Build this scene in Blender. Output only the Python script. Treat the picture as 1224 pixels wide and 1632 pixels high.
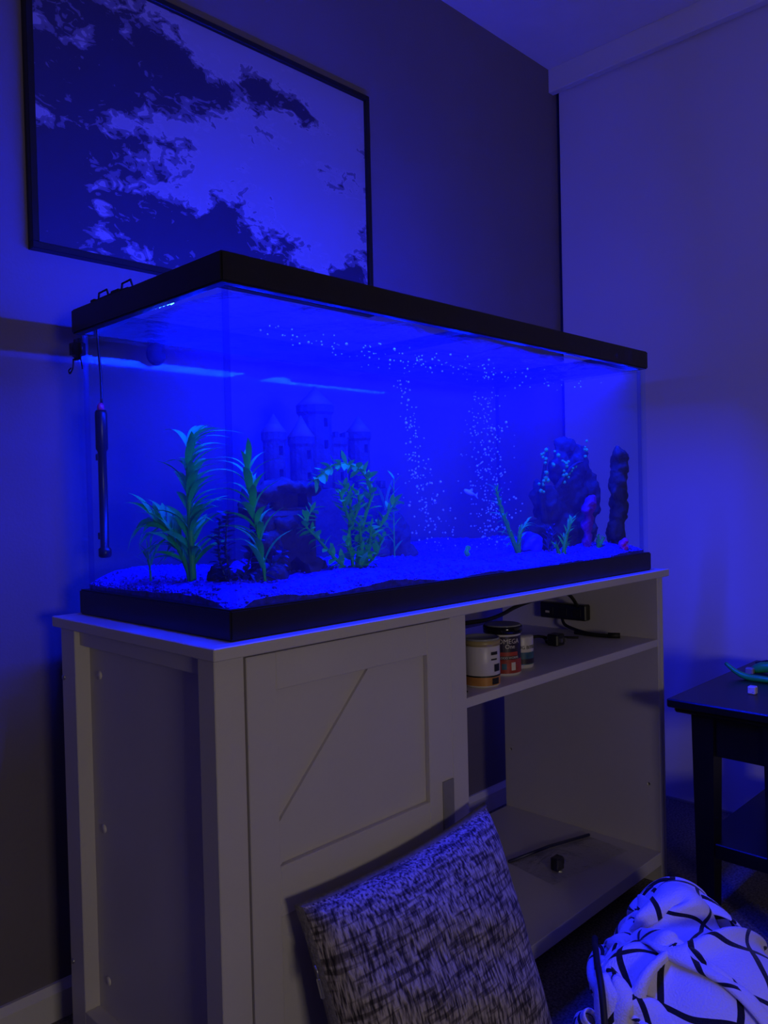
import bpy, bmesh, math, random
import numpy as np
from mathutils import Vector, Matrix
from mathutils.bvhtree import BVHTree
rnd = random.Random(7)

# ------------------------------------------------------------------ scene, camera, light
for o in list(bpy.data.objects): bpy.data.objects.remove(o)
SC = bpy.context.scene
COL = SC.collection
H = 0.78                      # height of the stand top above the floor; tank coordinates start there

cam_d = bpy.data.cameras.new('camera'); cam = bpy.data.objects.new('camera', cam_d); COL.objects.link(cam)
cam_d.sensor_fit = 'VERTICAL'; cam_d.sensor_height = 36.0; cam_d.lens = 1284.34 / 1632 * 36.0
cam_d.clip_start = 0.02
cr, cu, cf = Vector((0.70092796, -0.7128597, -0.02304431)), Vector((0.02917918, -0.00362181, 0.99956764)), Vector((0.71263494, 0.70129732, -0.01826204))
M = Matrix((cr, cu, -cf)).transposed().to_4x4()
M.translation = Vector((-0.63219, -0.92047, 0.19321 + H))
cam.matrix_world = M
SC.camera = cam

W = bpy.data.worlds.new('world'); SC.world = W; W.use_nodes = True
W.node_tree.nodes['Background'].inputs[0].default_value = (0, 0, 0, 1)
W.node_tree.nodes['Background'].inputs[1].default_value = 0.0

def area(name, loc, target, sx, sy, power, col):
    d = bpy.data.lights.new(name, 'AREA'); d.shape = 'RECTANGLE'; d.size = sx; d.size_y = sy; d.energy = power; d.color = col
    o = bpy.data.objects.new(name, d); COL.objects.link(o); o.location = loc
    o.rotation_euler = (Vector(target) - Vector(loc)).to_track_quat('-Z', 'Y').to_euler()
    return o
# the dim lamp of the room behind the photographer
area('room_lamp_offscreen', (-0.75, -2.9, 0.98), (0.6, 0.2, 0.6), 0.5, 0.4, 9.0, (1.0, 0.86, 0.74))

SC.view_settings.view_transform = 'Standard'; SC.view_settings.look = 'None'
SC.view_settings.exposure = 0.0; SC.view_settings.gamma = 1.0; SC.view_settings.use_curve_mapping = False
try:
    SC.cycles.transparent_max_bounces = 32
    SC.cycles.use_light_tree = False
    SC.cycles.sample_clamp_indirect = 12.0
except Exception: pass
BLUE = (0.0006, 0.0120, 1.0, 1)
LENS_POWER = 470.0
BACK_POWER = 560.0

# ------------------------------------------------------------------ materials
MATS = {}
def nodes(name):
    m = bpy.data.materials.new(name); m.use_nodes = True
    nt = m.node_tree; MATS[name] = m
    return m, nt, nt.nodes['Principled BSDF']
def N(nt, t, **kw):
    n = nt.nodes.new(t)
    for k, v in kw.items():
        if k in n.inputs: n.inputs[k].default_value = v
        else: setattr(n, k, v)
    return n
def ramp(nt, fac, stops, interp='LINEAR'):
    r = N(nt, 'ShaderNodeValToRGB'); r.color_ramp.interpolation = interp
    el = r.color_ramp.elements
    while len(el) < len(stops): el.new(0.5)
    for e, (p, c) in zip(el, stops): e.position = p; e.color = tuple(c) + (1,) if len(c) == 3 else c
    nt.links.new(fac, r.inputs[0]); return r
def plain(name, col, rough=0.5, noise=0.0, scale=40, bump=0.0, metal=0.0, coords='Object', spec=0.5, bscale=None):
    m, nt, p = nodes(name)
    p.inputs['Roughness'].default_value = rough; p.inputs['Metallic'].default_value = metal
    p.inputs['Specular IOR Level'].default_value = spec
    p.inputs['Base Color'].default_value = (*col, 1)
    tc = N(nt, 'ShaderNodeTexCoord')
    if noise > 0:
        n = N(nt, 'ShaderNodeTexNoise', Scale=scale, Detail=4.0); nt.links.new(tc.outputs[coords], n.inputs['Vector'])
        lo = [max(0, c * (1 - noise)) for c in col]; hi = [min(1, c * (1 + noise)) for c in col]
        r = ramp(nt, n.outputs['Fac'], [(0.3, lo), (0.7, hi)]); nt.links.new(r.outputs[0], p.inputs['Base Color'])
    if bump > 0:
        n2 = N(nt, 'ShaderNodeTexNoise', Scale=bscale or scale * 2, Detail=3.0); nt.links.new(tc.outputs[coords], n2.inputs['Vector'])
        b = N(nt, 'ShaderNodeBump', Strength=bump, Distance=0.01); nt.links.new(n2.outputs['Fac'], b.inputs['Height'])
        nt.links.new(b.outputs[0], p.inputs['Normal'])
    return m
plain('wall_paint', (0.18, 0.155, 0.18), 0.85, 0.06, 3, 0.08, bscale=180)
plain('white_paint', (0.74, 0.70, 0.72), 0.7, 0.03, 4, 0.03, bscale=120)
plain('closet_white', (0.66, 0.62, 0.68), 0.45, 0.03, 2)
plain('trim_white', (0.72, 0.69, 0.70), 0.5, 0.02, 5)
plain('ceiling_white', (0.78, 0.75, 0.78), 0.9, 0.03, 10, 0.12, bscale=90)
plain('laminate', (0.61, 0.575, 0.555), 0.42, 0.025, 6)
plain('laminate_edge', (0.70, 0.66, 0.63), 0.5, 0.03, 8)
plain('black_plastic', (0.010, 0.009, 0.018), 0.38, 0.15, 30)
plain('dark_plastic', (0.016, 0.016, 0.018), 0.3, 0.1, 30)
plain('grey_metal', (0.32, 0.31, 0.31), 0.45, 0.05, 30, metal=0.3)
plain('steel', (0.5, 0.5, 0.5), 0.3, 0.05, 30, metal=0.9)
plain('rubber', (0.012, 0.012, 0.012), 0.6, 0.1, 40)
plain('table_black', (0.006, 0.006, 0.007), 0.34, 0.2, 12, spec=0.4)
plain('frame_black', (0.006, 0.006, 0.007), 0.4, 0.1, 30)
plain('carpet_loop', (0.17, 0.15, 0.155), 0.95, 0.6, 170, 0.9, bscale=220)
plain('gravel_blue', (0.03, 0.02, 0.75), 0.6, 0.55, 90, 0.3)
plain('pebble', (0.03, 0.015, 0.62), 0.6, 0.7, 60)
plain('plant_teal', (0.02, 0.92, 0.095), 0.5, 0.12, 30)
plain('plant_green', (0.04, 0.95, 0.042), 0.5, 0.12, 30)
plain('plant_stem', (0.03, 0.70, 0.022), 0.5, 0.15, 30)
plain('plant_blue', (0.015, 0.05, 0.22), 0.5, 0.3, 30)
plain('plant_pale', (0.05, 0.50, 0.16), 0.5, 0.15, 30)
plain('bud_cyan', (0.04, 0.95, 0.12), 0.45, 0.15, 30)
plain('rock_dark', (0.021, 0.019, 0.020), 0.8, 0.6, 25, 0.6)
plain('log_dark', (0.036, 0.030, 0.035), 0.8, 0.5, 30, 0.5)
plain('castle_stone', (0.036, 0.034, 0.036), 0.8, 0.35, 45, 0.5)
plain('castle_roof', (0.12, 0.11, 0.12), 0.7, 0.2, 45)
plain('coral_purple', (0.25, 0.01, 0.22), 0.6, 0.3, 60, 0.4)
plain('coral_magenta', (0.85, 0.02, 0.45), 0.6, 0.2, 60, 0.4)
plain('stone_lit_tint', (0.02, 0.02, 0.75), 0.5, 0.2, 30, 0.3)  # blue of the tank light put into the stone's base colour
plain('fish_silver', (0.55, 0.75, 0.9), 0.3, 0.1, 60)
plain('bubble_white', (0.85, 0.9, 0.95), 0.15, 0.0)
plain('heater_tip', (0.9, 0.05, 0.2), 0.4, 0.1)
plain('can_white', (0.66, 0.62, 0.66), 0.35, 0.03, 20)
plain('can_red', (0.40, 0.05, 0.04), 0.35, 0.4, 40)
plain('can_navy', (0.03, 0.02, 0.05), 0.35, 0.2, 30)
plain('can_orange', (0.55, 0.25, 0.07), 0.35, 0.2, 30)
plain('can_blue', (0.04, 0.12, 0.22), 0.35, 0.3, 40)
plain('can_gold', (0.42, 0.33, 0.14), 0.3, 0.1, 30)
plain('lid_clear', (0.30, 0.30, 0.31), 0.12, 0.1, 30)
plain('lid_black', (0.008, 0.008, 0.012), 0.12, 0.1, 30)
plain('ink_dark', (0.012, 0.012, 0.02), 0.5, 0.0)
plain('ink_pale', (0.72, 0.66, 0.62), 0.5, 0.0)
plain('packet_brown', (0.16, 0.06, 0.05), 0.4, 0.7, 35)
plain('toy_green', (0.02, 0.62, 0.10), 0.35, 0.2, 30)
plain('toy_grey', (0.30, 0.30, 0.32), 0.4, 0.1, 30)
plain('cube_white', (0.75, 0.72, 0.75), 0.4, 0.02)
plain('cushion_back', (0.20, 0.18, 0.20), 0.9, 0.2, 120, 0.3)
plain('bag_strip', (0.03, 0.03, 0.10), 0.4, 0.1)

def glassy(name, tint, refl_k, rough=0.02, bump=0.0, extra=0.0, bscale=30):
    m = bpy.data.materials.new(name); m.use_nodes = True; nt = m.node_tree; MATS[name] = m
    nt.nodes.remove(nt.nodes['Principled BSDF']); out = nt.nodes['Material Output']
    t = N(nt, 'ShaderNodeBsdfTransparent', Color=(*tint, 1)); g = N(nt, 'ShaderNodeBsdfGlossy', Roughness=rough)
    f = N(nt, 'ShaderNodeLayerWeight'); f.inputs['Blend'].default_value = 0.5
    pw = N(nt, 'ShaderNodeMath', operation='POWER'); pw.inputs[1].default_value = 4.0; nt.links.new(f.outputs['Facing'], pw.inputs[0])
    ml = N(nt, 'ShaderNodeMath', operation='MULTIPLY_ADD'); ml.inputs[1].default_value = refl_k; ml.inputs[2].default_value = 0.02; nt.links.new(pw.outputs[0], ml.inputs[0])
    mx = N(nt, 'ShaderNodeMixShader'); fac = ml.outputs[0]
    if extra > 0:
        a = N(nt, 'ShaderNodeMath', operation='ADD'); a.inputs[1].default_value = extra; a.use_clamp = True
        nt.links.new(fac, a.inputs[0]); fac = a.outputs[0]
    nt.links.new(fac, mx.inputs[0]); nt.links.new(t.outputs[0], mx.inputs[1]); nt.links.new(g.outputs[0], mx.inputs[2])
    if bump > 0:
        tc = N(nt, 'ShaderNodeTexCoord'); n = N(nt, 'ShaderNodeTexNoise', Scale=bscale, Detail=3.0)
        nt.links.new(tc.outputs['Object'], n.inputs['Vector'])
        b = N(nt, 'ShaderNodeBump', Strength=bump, Distance=0.02); nt.links.new(n.outputs['Fac'], b.inputs['Height'])
        nt.links.new(b.outputs[0], g.inputs['Normal']); nt.links.new(b.outputs[0], f.inputs['Normal'])
    nt.links.new(mx.outputs[0], out.inputs[0])
    return m
glassy('glass', (0.88, 0.94, 1.0), 0.25)
glassy('silicone', (0.70, 0.72, 0.95), 0.2, 0.3)
glassy('water_top', (0.88, 0.90, 1.0), 0.5, 0.05, 0.9, 0.25, 26)
glassy('film', (0.985, 0.985, 0.99), 0.5, 0.18, 0.6, 0.04, 35)

m = bpy.data.materials.new('water_body'); m.use_nodes = True; nt = m.node_tree; MATS['water_body'] = m
nt.nodes.remove(nt.nodes['Principled BSDF'])
t_ = N(nt, 'ShaderNodeBsdfTransparent'); nt.links.new(t_.outputs[0], nt.nodes['Material Output'].inputs['Surface'])
vsn = N(nt, 'ShaderNodeVolumeScatter', Color=(0.12, 0.07, 0.9, 1), Density=0.62, Anisotropy=0.2); nt.links.new(vsn.outputs[0], nt.nodes['Material Output'].inputs['Volume'])

def emitter(name, col, s):
    m = bpy.data.materials.new(name); m.use_nodes = True; nt = m.node_tree; MATS[name] = m
    nt.nodes.remove(nt.nodes['Principled BSDF'])
    m.cycles.emission_sampling = 'FRONT_BACK'
    e = N(nt, 'ShaderNodeEmission', Color=col, Strength=s); nt.links.new(e.outputs[0], nt.nodes['Material Output'].inputs[0])
emitter('led_lens', BLUE, LENS_POWER)
emitter('added_wall_glow', BLUE, BACK_POWER)  # for the added rear glow on the wall
emitter('led_end', BLUE, 900.0)
emitter('led_diode', (0.10, 0.45, 1.0, 1), 6.0)

# patterned: woven cushion
m, nt, p = nodes('woven'); p.inputs['Roughness'].default_value = 0.9
tc = N(nt, 'ShaderNodeTexCoord'); mp = N(nt, 'ShaderNodeMapping'); mp.inputs['Scale'].default_value = (240, 240, 44)
nt.links.new(tc.outputs['Object'], mp.inputs[0])
n1 = N(nt, 'ShaderNodeTexNoise', Scale=1.0, Detail=2.0); nt.links.new(mp.outputs[0], n1.inputs['Vector'])
mp2 = N(nt, 'ShaderNodeMapping'); mp2.inputs['Scale'].default_value = (16, 16, 130); nt.links.new(tc.outputs['Object'], mp2.inputs[0])
n2 = N(nt, 'ShaderNodeTexNoise', Scale=1.0, Detail=2.0); nt.links.new(mp2.outputs[0], n2.inputs['Vector'])
r1 = ramp(nt, n1.outputs['Fac'], [(0.36, (0.035, 0.028, 0.034)), (0.47, (0.20, 0.17, 0.17)), (0.62, (0.46, 0.40, 0.38))])
r2 = ramp(nt, n2.outputs['Fac'], [(0.38, (0.22, 0.20, 0.22)), (0.50, (1, 1, 1))])
mx = N(nt, 'ShaderNodeMix', data_type='RGBA', blend_type='MULTIPLY'); mx.inputs[0].default_value = 0.85
nt.links.new(r1.outputs[0], mx.inputs[6]); nt.links.new(r2.outputs[0], mx.inputs[7]); nt.links.new(mx.outputs[2], p.inputs['Base Color'])
b = N(nt, 'ShaderNodeBump', Strength=0.7, Distance=0.004); nt.links.new(n1.outputs['Fac'], b.inputs['Height']); nt.links.new(b.outputs[0], p.inputs['Normal'])

# patterned: fleece with black crossing lines (UV in metres)
m, nt, p = nodes('fleece'); p.inputs['Roughness'].default_value = 0.95
p.inputs['Sheen Weight'].default_value = 0.2
uv = N(nt, 'ShaderNodeUVMap'); uv.uv_map = 'UVMap'
nz = N(nt, 'ShaderNodeTexNoise', Scale=7.0, Detail=1.0); nt.links.new(uv.outputs[0], nz.inputs['Vector'])
mxv = N(nt, 'ShaderNodeMix', data_type='VECTOR'); mxv.inputs[0].default_value = 0.055
nt.links.new(uv.outputs[0], mxv.inputs[4]); nt.links.new(nz.outputs['Color'], mxv.inputs[5])
sep = N(nt, 'ShaderNodeSeparateXYZ'); nt.links.new(mxv.outputs[1], sep.inputs[0])
def mth(op, a, b=None, c=None):
    n = N(nt, 'ShaderNodeMath', operation=op)
    for i, x in enumerate((a, b, c)):
        if x is None: continue
        if isinstance(x, (int, float)): n.inputs[i].default_value = x
        else: nt.links.new(x, n.inputs[i])
    return n.outputs[0]
def stripes(x, period, width):
    f = mth('FRACT', mth('DIVIDE', x, period)); d = mth('ABSOLUTE', mth('SUBTRACT', f, 0.5))
    return mth('LESS_THAN', d, width / period / 2)
l1 = stripes(sep.outputs[0], 0.115, 0.0095); l2 = stripes(sep.outputs[1], 0.115, 0.0095)
ln = mth('MAXIMUM', l1, l2)
mxc = N(nt, 'ShaderNodeMix', data_type='RGBA'); nt.links.new(ln, mxc.inputs[0])
mxc.inputs[6].default_value = (0.88, 0.82, 0.78, 1); mxc.inputs[7].default_value = (0.008, 0.008, 0.010, 1)
nt.links.new(mxc.outputs[2], p.inputs['Base Color'])
nb = N(nt, 'ShaderNodeTexNoise', Scale=260.0, Detail=3.0); nt.links.new(uv.outputs[0], nb.inputs['Vector'])
b = N(nt, 'ShaderNodeBump', Strength=0.5, Distance=0.004); nt.links.new(nb.outputs['Fac'], b.inputs['Height']); nt.links.new(b.outputs[0], p.inputs['Normal'])

# patterned: plain abstract ink print (stand-in, pale ground with dark blots)
m, nt, p = nodes('abstract_print'); p.inputs['Roughness'].default_value = 0.6
tc = N(nt, 'ShaderNodeTexCoord'); sp = N(nt, 'ShaderNodeSeparateXYZ'); nt.links.new(tc.outputs['Generated'], sp.inputs[0])
na = N(nt, 'ShaderNodeTexNoise', Scale=3.4, Detail=5.0, Distortion=0.6); nt.links.new(tc.outputs['Generated'], na.inputs['Vector'])
vo = N(nt, 'ShaderNodeTexVoronoi', Scale=16.0); nt.links.new(tc.outputs['Generated'], vo.inputs['Vector'])
w1 = mth('MULTIPLY', sp.outputs[0], -0.26); w2 = mth('MULTIPLY', sp.outputs[2], -0.12)
tot = mth('ADD', mth('ADD', na.outputs['Fac'], w1), w2)
tot2 = mth('ADD', tot, mth('MULTIPLY', vo.outputs['Distance'], 0.10))
nf = N(nt, 'ShaderNodeTexNoise', Scale=26.0, Detail=3.0, Distortion=1.5); nt.links.new(tc.outputs['Generated'], nf.inputs['Vector'])
tot2 = mth('ADD', tot2, mth('MULTIPLY', mth('SUBTRACT', nf.outputs['Fac'], 0.5), 0.34))
ra = ramp(nt, tot2, [(0.30, (0.30, 0.28, 0.34)), (0.36, (0.34, 0.31, 0.38)), (0.372, (0.15, 0.135, 0.20)), (0.41, (0.13, 0.115, 0.18)), (0.425, (0.03, 0.026, 0.06))])
nt.links.new(ra.outputs[0], p.inputs['Base Color'])

# ------------------------------------------------------------------ mesh helpers
class MB:
    """collects shapes in tank coordinates (z = 0 is the stand top); build() links ONE mesh object"""
    def __init__(s): s.v = []; s.f = []; s.sm = []
    def add(s, vs, fs, smooth=False):
        k = len(s.v); s.v += [tuple(v) for v in vs]; s.f += [tuple(i + k for i in f) for f in fs]; s.sm += [smooth] * len(fs); return s
    def box(s, x0, x1, y0, y1, z0, z1, bev=0.0):
        bm = bmesh.new(); bmesh.ops.create_cube(bm, size=1.0)
        for v in bm.verts:
            v.co = Vector(((x0 + x1) / 2 + v.co.x * (x1 - x0), (y0 + y1) / 2 + v.co.y * (y1 - y0), (z0 + z1) / 2 + v.co.z * (z1 - z0)))
        if bev > 0: bmesh.ops.bevel(bm, geom=bm.edges[:], offset=bev, segments=1, affect='EDGES')
        return s.bm(bm)
    def bm(s, bm, smooth=False, mat=None):
        bm.verts.ensure_lookup_table()
        for i, v in enumerate(bm.verts): v.index = i
        vs = [(mat @ v.co) if mat else v.co.copy() for v in bm.verts]
        s.add(vs, [[v.index for v in f.verts] for f in bm.faces], smooth); bm.free(); return s
    def prism(s, pts, axis, a, b):
        """polygon (2-D points) extruded along axis from a to b"""
        def P(u, v, w): return {'x': (w, u, v), 'y': (u, w, v), 'z': (u, v, w)}[axis]
        n = len(pts); vs = [P(u, v, a) for u, v in pts] + [P(u, v, b) for u, v in pts]
        fs = [list(range(n))[::-1], list(range(n, 2 * n))] + [[i, (i + 1) % n, n + (i + 1) % n, n + i] for i in range(n)]
        return s.add(vs, fs)
    def tube(s, pts, r, seg=8, cap=True):
        pts = [Vector(p) for p in pts]; rs = r if isinstance(r, (list, tuple)) else [r] * len(pts)
        t0 = (pts[1] - pts[0]).normalized(); up = Vector((0, 0, 1)) if abs(t0.z) < 0.9 else Vector((1, 0, 0))
        nrm = t0.cross(up).normalized(); vs = []; fs = []
        for i, p in enumerate(pts):
            t = (pts[min(i + 1, len(pts) - 1)] - pts[max(i - 1, 0)]).normalized()
            nrm = (nrm - t * nrm.dot(t)).normalized(); bi = t.cross(nrm)
            for k in range(seg):
                a = 2 * math.pi * k / seg; vs.append(p + (nrm * math.cos(a) + bi * math.sin(a)) * rs[i])
        for i in range(len(pts) - 1):
            for k in range(seg):
                fs.append((i * seg + k, i * seg + (k + 1) % seg, (i + 1) * seg + (k + 1) % seg, (i + 1) * seg + k))
        if cap: fs += [tuple(range(seg))[::-1], tuple(range((len(pts) - 1) * seg, len(pts) * seg))]
        return s.add(vs, fs, True)
    def lathe(s, c, prof, seg=20, smooth=True):
        """prof: list of (radius, z) from bottom to top around the vertical through c"""
        vs = []; fs = []
        for r, z in prof:
            for k in range(seg):
                a = 2 * math.pi * k / seg; vs.append((c[0] + r * math.cos(a), c[1] + r * math.sin(a), c[2] + z))
        for i in range(len(prof) - 1):
            for k in range(seg):
                fs.append((i * seg + k, i * seg + (k + 1) % seg, (i + 1) * seg + (k + 1) % seg, (i + 1) * seg + k))
        fs += [tuple(range(seg))[::-1], tuple(range((len(prof) - 1) * seg, len(prof) * seg))]
        return s.add(vs, fs, smooth)
    def ball(s, c, r, sub=1, sx=1, sy=1, sz=1, jit=0.0, rr=None):
        bm = bmesh.new(); bmesh.ops.create_icosphere(bm, subdivisions=sub, radius=1.0)
        q = rr or rnd
        for v in bm.verts:
            k = r * (1 + (q.random() - 0.5) * jit); v.co = Vector((c[0] + v.co.x * k * sx, c[1] + v.co.y * k * sy, c[2] + v.co.z * k * sz))
        return s.bm(bm, True)
    def build(s, name, mat, parent=None, world=True):
        off = Vector((0, 0, H)) if world else Vector((0, 0, 0))
        if parent is not None and world:
            q = parent
            while q is not None: off = off - q.location; q = q.parent
        me = bpy.data.meshes.new(name); me.from_pydata([tuple(Vector(v) + off) for v in s.v], [], s.f)
        me.polygons.foreach_set('use_smooth', s.sm); me.update()
        bm = bmesh.new(); bm.from_mesh(me); bmesh.ops.recalc_face_normals(bm, faces=bm.faces[:]); bm.to_mesh(me); bm.free()
        me.materials.append(MATS[mat]); o = bpy.data.objects.new(name, me); COL.objects.link(o)
        if parent is not None: o.parent = parent
        return o
def tag(o, label=None, cat=None, group=None, kind=None):
    if label: o['label'] = label
    if cat: o['category'] = cat
    if group: o['group'] = group
    if kind: o['kind'] = kind
    return o
def thing(name, loc, label, cat, group=None):
    o = bpy.data.objects.new(name, None); COL.objects.link(o); o.location = (loc[0], loc[1], loc[2] + H)
    o.empty_display_size = 0.05
    return tag(o, label, cat, group)
def link_copy(src_mesh, name, parent, matrix):
    o = bpy.data.objects.new(name, src_mesh); COL.objects.link(o); o.parent = parent; o.matrix_local = matrix; return o
def text_mesh(s, size, depth=0.0003):
    cu_ = bpy.data.curves.new('t', 'FONT'); cu_.body = s; cu_.size = size; cu_.extrude = depth; cu_.align_x = 'CENTER'; cu_.resolution_u = 3
    ob = bpy.data.objects.new('t', cu_); COL.objects.link(ob)
    me = bpy.data.meshes.new_from_object(ob.evaluated_get(bpy.context.evaluated_depsgraph_get()))
    bpy.data.objects.remove(ob); bpy.data.curves.remove(cu_)
    return me

def cut(obj, cutters):
    """carve real openings; the carved mesh replaces the old one and the cutters are deleted"""
    tmp = []
    for c in cutters:
        o = c.build('cutter', 'laminate'); md = obj.modifiers.new('cut', 'BOOLEAN'); md.operation = 'DIFFERENCE'; md.solver = 'EXACT'; md.object = o; tmp.append(o)
    bpy.context.view_layer.update(); dg = bpy.context.evaluated_depsgraph_get()
    me = bpy.data.meshes.new_from_object(obj.evaluated_get(dg)); obj.modifiers.clear(); obj.data = me
    for o in tmp: m_ = o.data; bpy.data.objects.remove(o); bpy.data.meshes.remove(m_)
OBST = []
def add_obstacles(*roots):
    bpy.context.view_layer.update(); dg = bpy.context.evaluated_depsgraph_get()
    def walk(o):
        if o.type == 'MESH':
            me = o.evaluated_get(dg).to_mesh(); mw = o.matrix_world
            OBST.append(BVHTree.FromPolygons([mw @ v.co for v in me.vertices], [list(p_.vertices) for p_ in me.polygons]))
        for c in o.children: walk(c)
    for r_ in roots: walk(r_)

# ------------------------------------------------------------------ the room
ZF, ZC = -H, 1.64
YW = 0.605; XD = 1.829; XH = 1.765
X0, Y0 = -2.6, -3.4
def struct(name, mb, mat, parent=None, label=None):
    o = mb.build(name, mat, parent)
    if parent is None: o['kind'] = 'structure'
    if label: o['label'] = label
    return o
struct('floor', MB().box(X0, 2.46, Y0, YW + 0.1, ZF - 0.05, ZF), 'carpet_loop', None, 'dark grey loop pile carpet')
struct('wall_back', MB().box(X0, 2.46, YW, YW + 0.1, ZF, ZC), 'wall_paint', None, 'taupe painted wall behind the aquarium')
struct('ceiling', MB().box(X0, 2.46, Y0, YW + 0.1, ZC, ZC + 0.06), 'ceiling_white', None, 'white ceiling tinted blue')
bb = struct('baseboard_back', MB().prism([(YW, ZF), (YW - 0.016, ZF), (YW - 0.016, ZF + 0.052), (YW - 0.007, ZF + 0.066), (YW, ZF + 0.066)], 'x', X0, 1.792), 'trim_white', None, 'white baseboard along the taupe wall')
struct('trim_1', MB().box(XH, XH + 0.028, Y0, YW, 1.56, ZC, 0.002), 'trim_white', None, 'white header board above the closet doors')
struct('wall_right', MB().box(2.40, 2.46, Y0, YW, ZF, ZC), 'white_paint', None, 'white rear wall of the closet behind its doors')
struct('wall_left', MB().box(X0 - 0.06, X0, Y0, YW, ZF, ZC), 'wall_paint', None, 'taupe painted wall across from the closet')
struct('wall_front', MB().box(X0, 2.40, Y0 - 0.06, Y0, ZF, ZC), 'wall_paint', None, 'taupe painted wall facing the aquarium')
# sliding closet doors, a narrow open gap is left at the back wall
d1 = MB().box(1.800, 1.830, -0.90, 0.587, ZF + 0.003, 1.60, 0.002).build('door_1', 'closet_white'); tag(d1, 'wide flat white sliding closet door beside the aquarium', kind='structure')
d2 = MB().box(1.838, 1.868, Y0, -0.80, ZF + 0.003, 1.60, 0.002).build('door_2', 'closet_white'); tag(d2, 'flat white sliding closet door behind the other door', kind='structure')
struct('trim_2', MB().box(1.793, 1.875, Y0, YW - 0.003, ZF - 0.001, ZF + 0.004), 'grey_metal', None, 'thin floor track of the sliding closet doors')

# ------------------------------------------------------------------ the stand
S = thing('aquarium_stand', (0.62, 0.22, -H), 'white farmhouse cabinet stand with one braced door and open shelves under the aquarium', 'cabinet')
yF = -0.010
sp_ = lambda n, mb, mat='laminate': mb.build(n, mat, S)
sp_('top_panel', MB().box(-0.0436, 1.282, -0.0236, 0.4755, -0.018, 0.0, 0.0015))
# left end: posts, rails and a recessed panel
sp_('post', MB().box(-0.035, 0.013, yF, 0.030, ZF, -0.018, 0.0012))
p_bl = sp_('post', MB().box(-0.035, 0.013, 0.408, 0.460, ZF, -0.018, 0.0012))
sp_('rail', MB().box(-0.026, 0.008, 0.030, 0.408, -0.046, -0.018, 0.001))
sp_('rail', MB().box(-0.035, 0.013, 0.030, 0.408, -0.735, -0.672, 0.001))
sp_('side_panel', MB().box(-0.009, 0.006, 0.030, 0.408, -0.672, -0.046))
for y, z in ((0.452, -0.105), (0.450, -0.60), (0.436, -0.745)):
    sp_('screw', MB().tube([(-0.0375, y, z), (-0.033, y, z)], 0.0045, 10), 'steel')
for z in (-0.095, -0.355, -0.615):
    sp_('cam_lock', MB().tube([(-0.0115, 0.372, z), (-0.008, 0.372, z)], 0.0075, 12), 'laminate_edge')
# front: door, divider, right end
D = sp_('door', MB().box(0.0155, 0.4495, yF + 0.008, yF + 0.020, -0.735, -0.022))
dp = lambda n, mb, mat='laminate': mb.build(n, mat, D)
y0, y1 = yF - 0.002, yF + 0.008
dp('stile', MB().box(0.0155, 0.066, y0, y1, -0.735, -0.022, 0.001)); dp('stile', MB().box(0.388, 0.4495, y0, y1, -0.735, -0.022, 0.001))
for z0, z1 in ((-0.076, -0.022), (-0.400, -0.328), (-0.735, -0.668)):
    dp('rail', MB().box(0.066, 0.388, y0, y1, z0, z1, 0.001))
def brace(xa, za, xb, zb, w):
    d = Vector((xb - xa, zb - za)).normalized(); n = Vector((-d.y, d.x)) * w / 2
    return MB().prism([(xa + n.x, za + n.y), (xa - n.x, za - n.y), (xb - n.x, zb - n.y), (xb + n.x, zb + n.y)], 'y', y0 + 0.0022, y1)
dp('brace', MB().prism([(0.0665, -0.327), (0.070, -0.3275), (0.3125, -0.0765), (0.252, -0.0765), (0.0665, -0.268)], 'y', y0 + 0.0045, y1))
dp('brace', MB().prism([(0.0665, -0.4005), (0.115, -0.4005), (0.3875, -0.655), (0.3875, -0.6675), (0.345, -0.6675), (0.0665, -0.43)], 'y', y0 + 0.0045, y1))
tag(dp('handle', MB().box(0.4195, 0.4478, yF - 0.0052, yF - 0.0018, -0.52, -0.302, 0.0006), 'grey_metal'), 'flat grey pull plate')
sp_('divider', MB().box(0.4515, 0.495, yF, 0.440, -0.735, -0.018, 0.0012))
sp_('shelf', MB().box(0.495, 1.245, yF + 0.002, 0.472, -0.190, -0.172, 0.001))
sp_('bottom_shelf', MB().box(0.013, 1.245, yF + 0.001, 0.455, -0.732, -0.700, 0.001))
RP = sp_('side_panel', MB().box(1.245, 1.262, yF + 0.001, 0.460, ZF, -0.018, 0.001))
sp_('post', MB().box(1.262, 1.272, yF, 0.038, ZF, -0.018, 0.001)); sp_('post', MB().box(1.262, 1.272, 0.408, 0.460, ZF, -0.018, 0.001))
sp_('post', MB().box(0.4515, 0.495, yF, 0.030, ZF, -0.735, 0.001))
for y, z in ((0.440, -0.535), (0.022, -0.537)):
    cut(RP, [MB().tube([(1.240, y, z), (1.2565, y, z)], 0.0042, 12)]); sp_('peg_hole', MB().tube([(1.2560, y, z), (1.2580, y, z)], 0.0044, 12))

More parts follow.
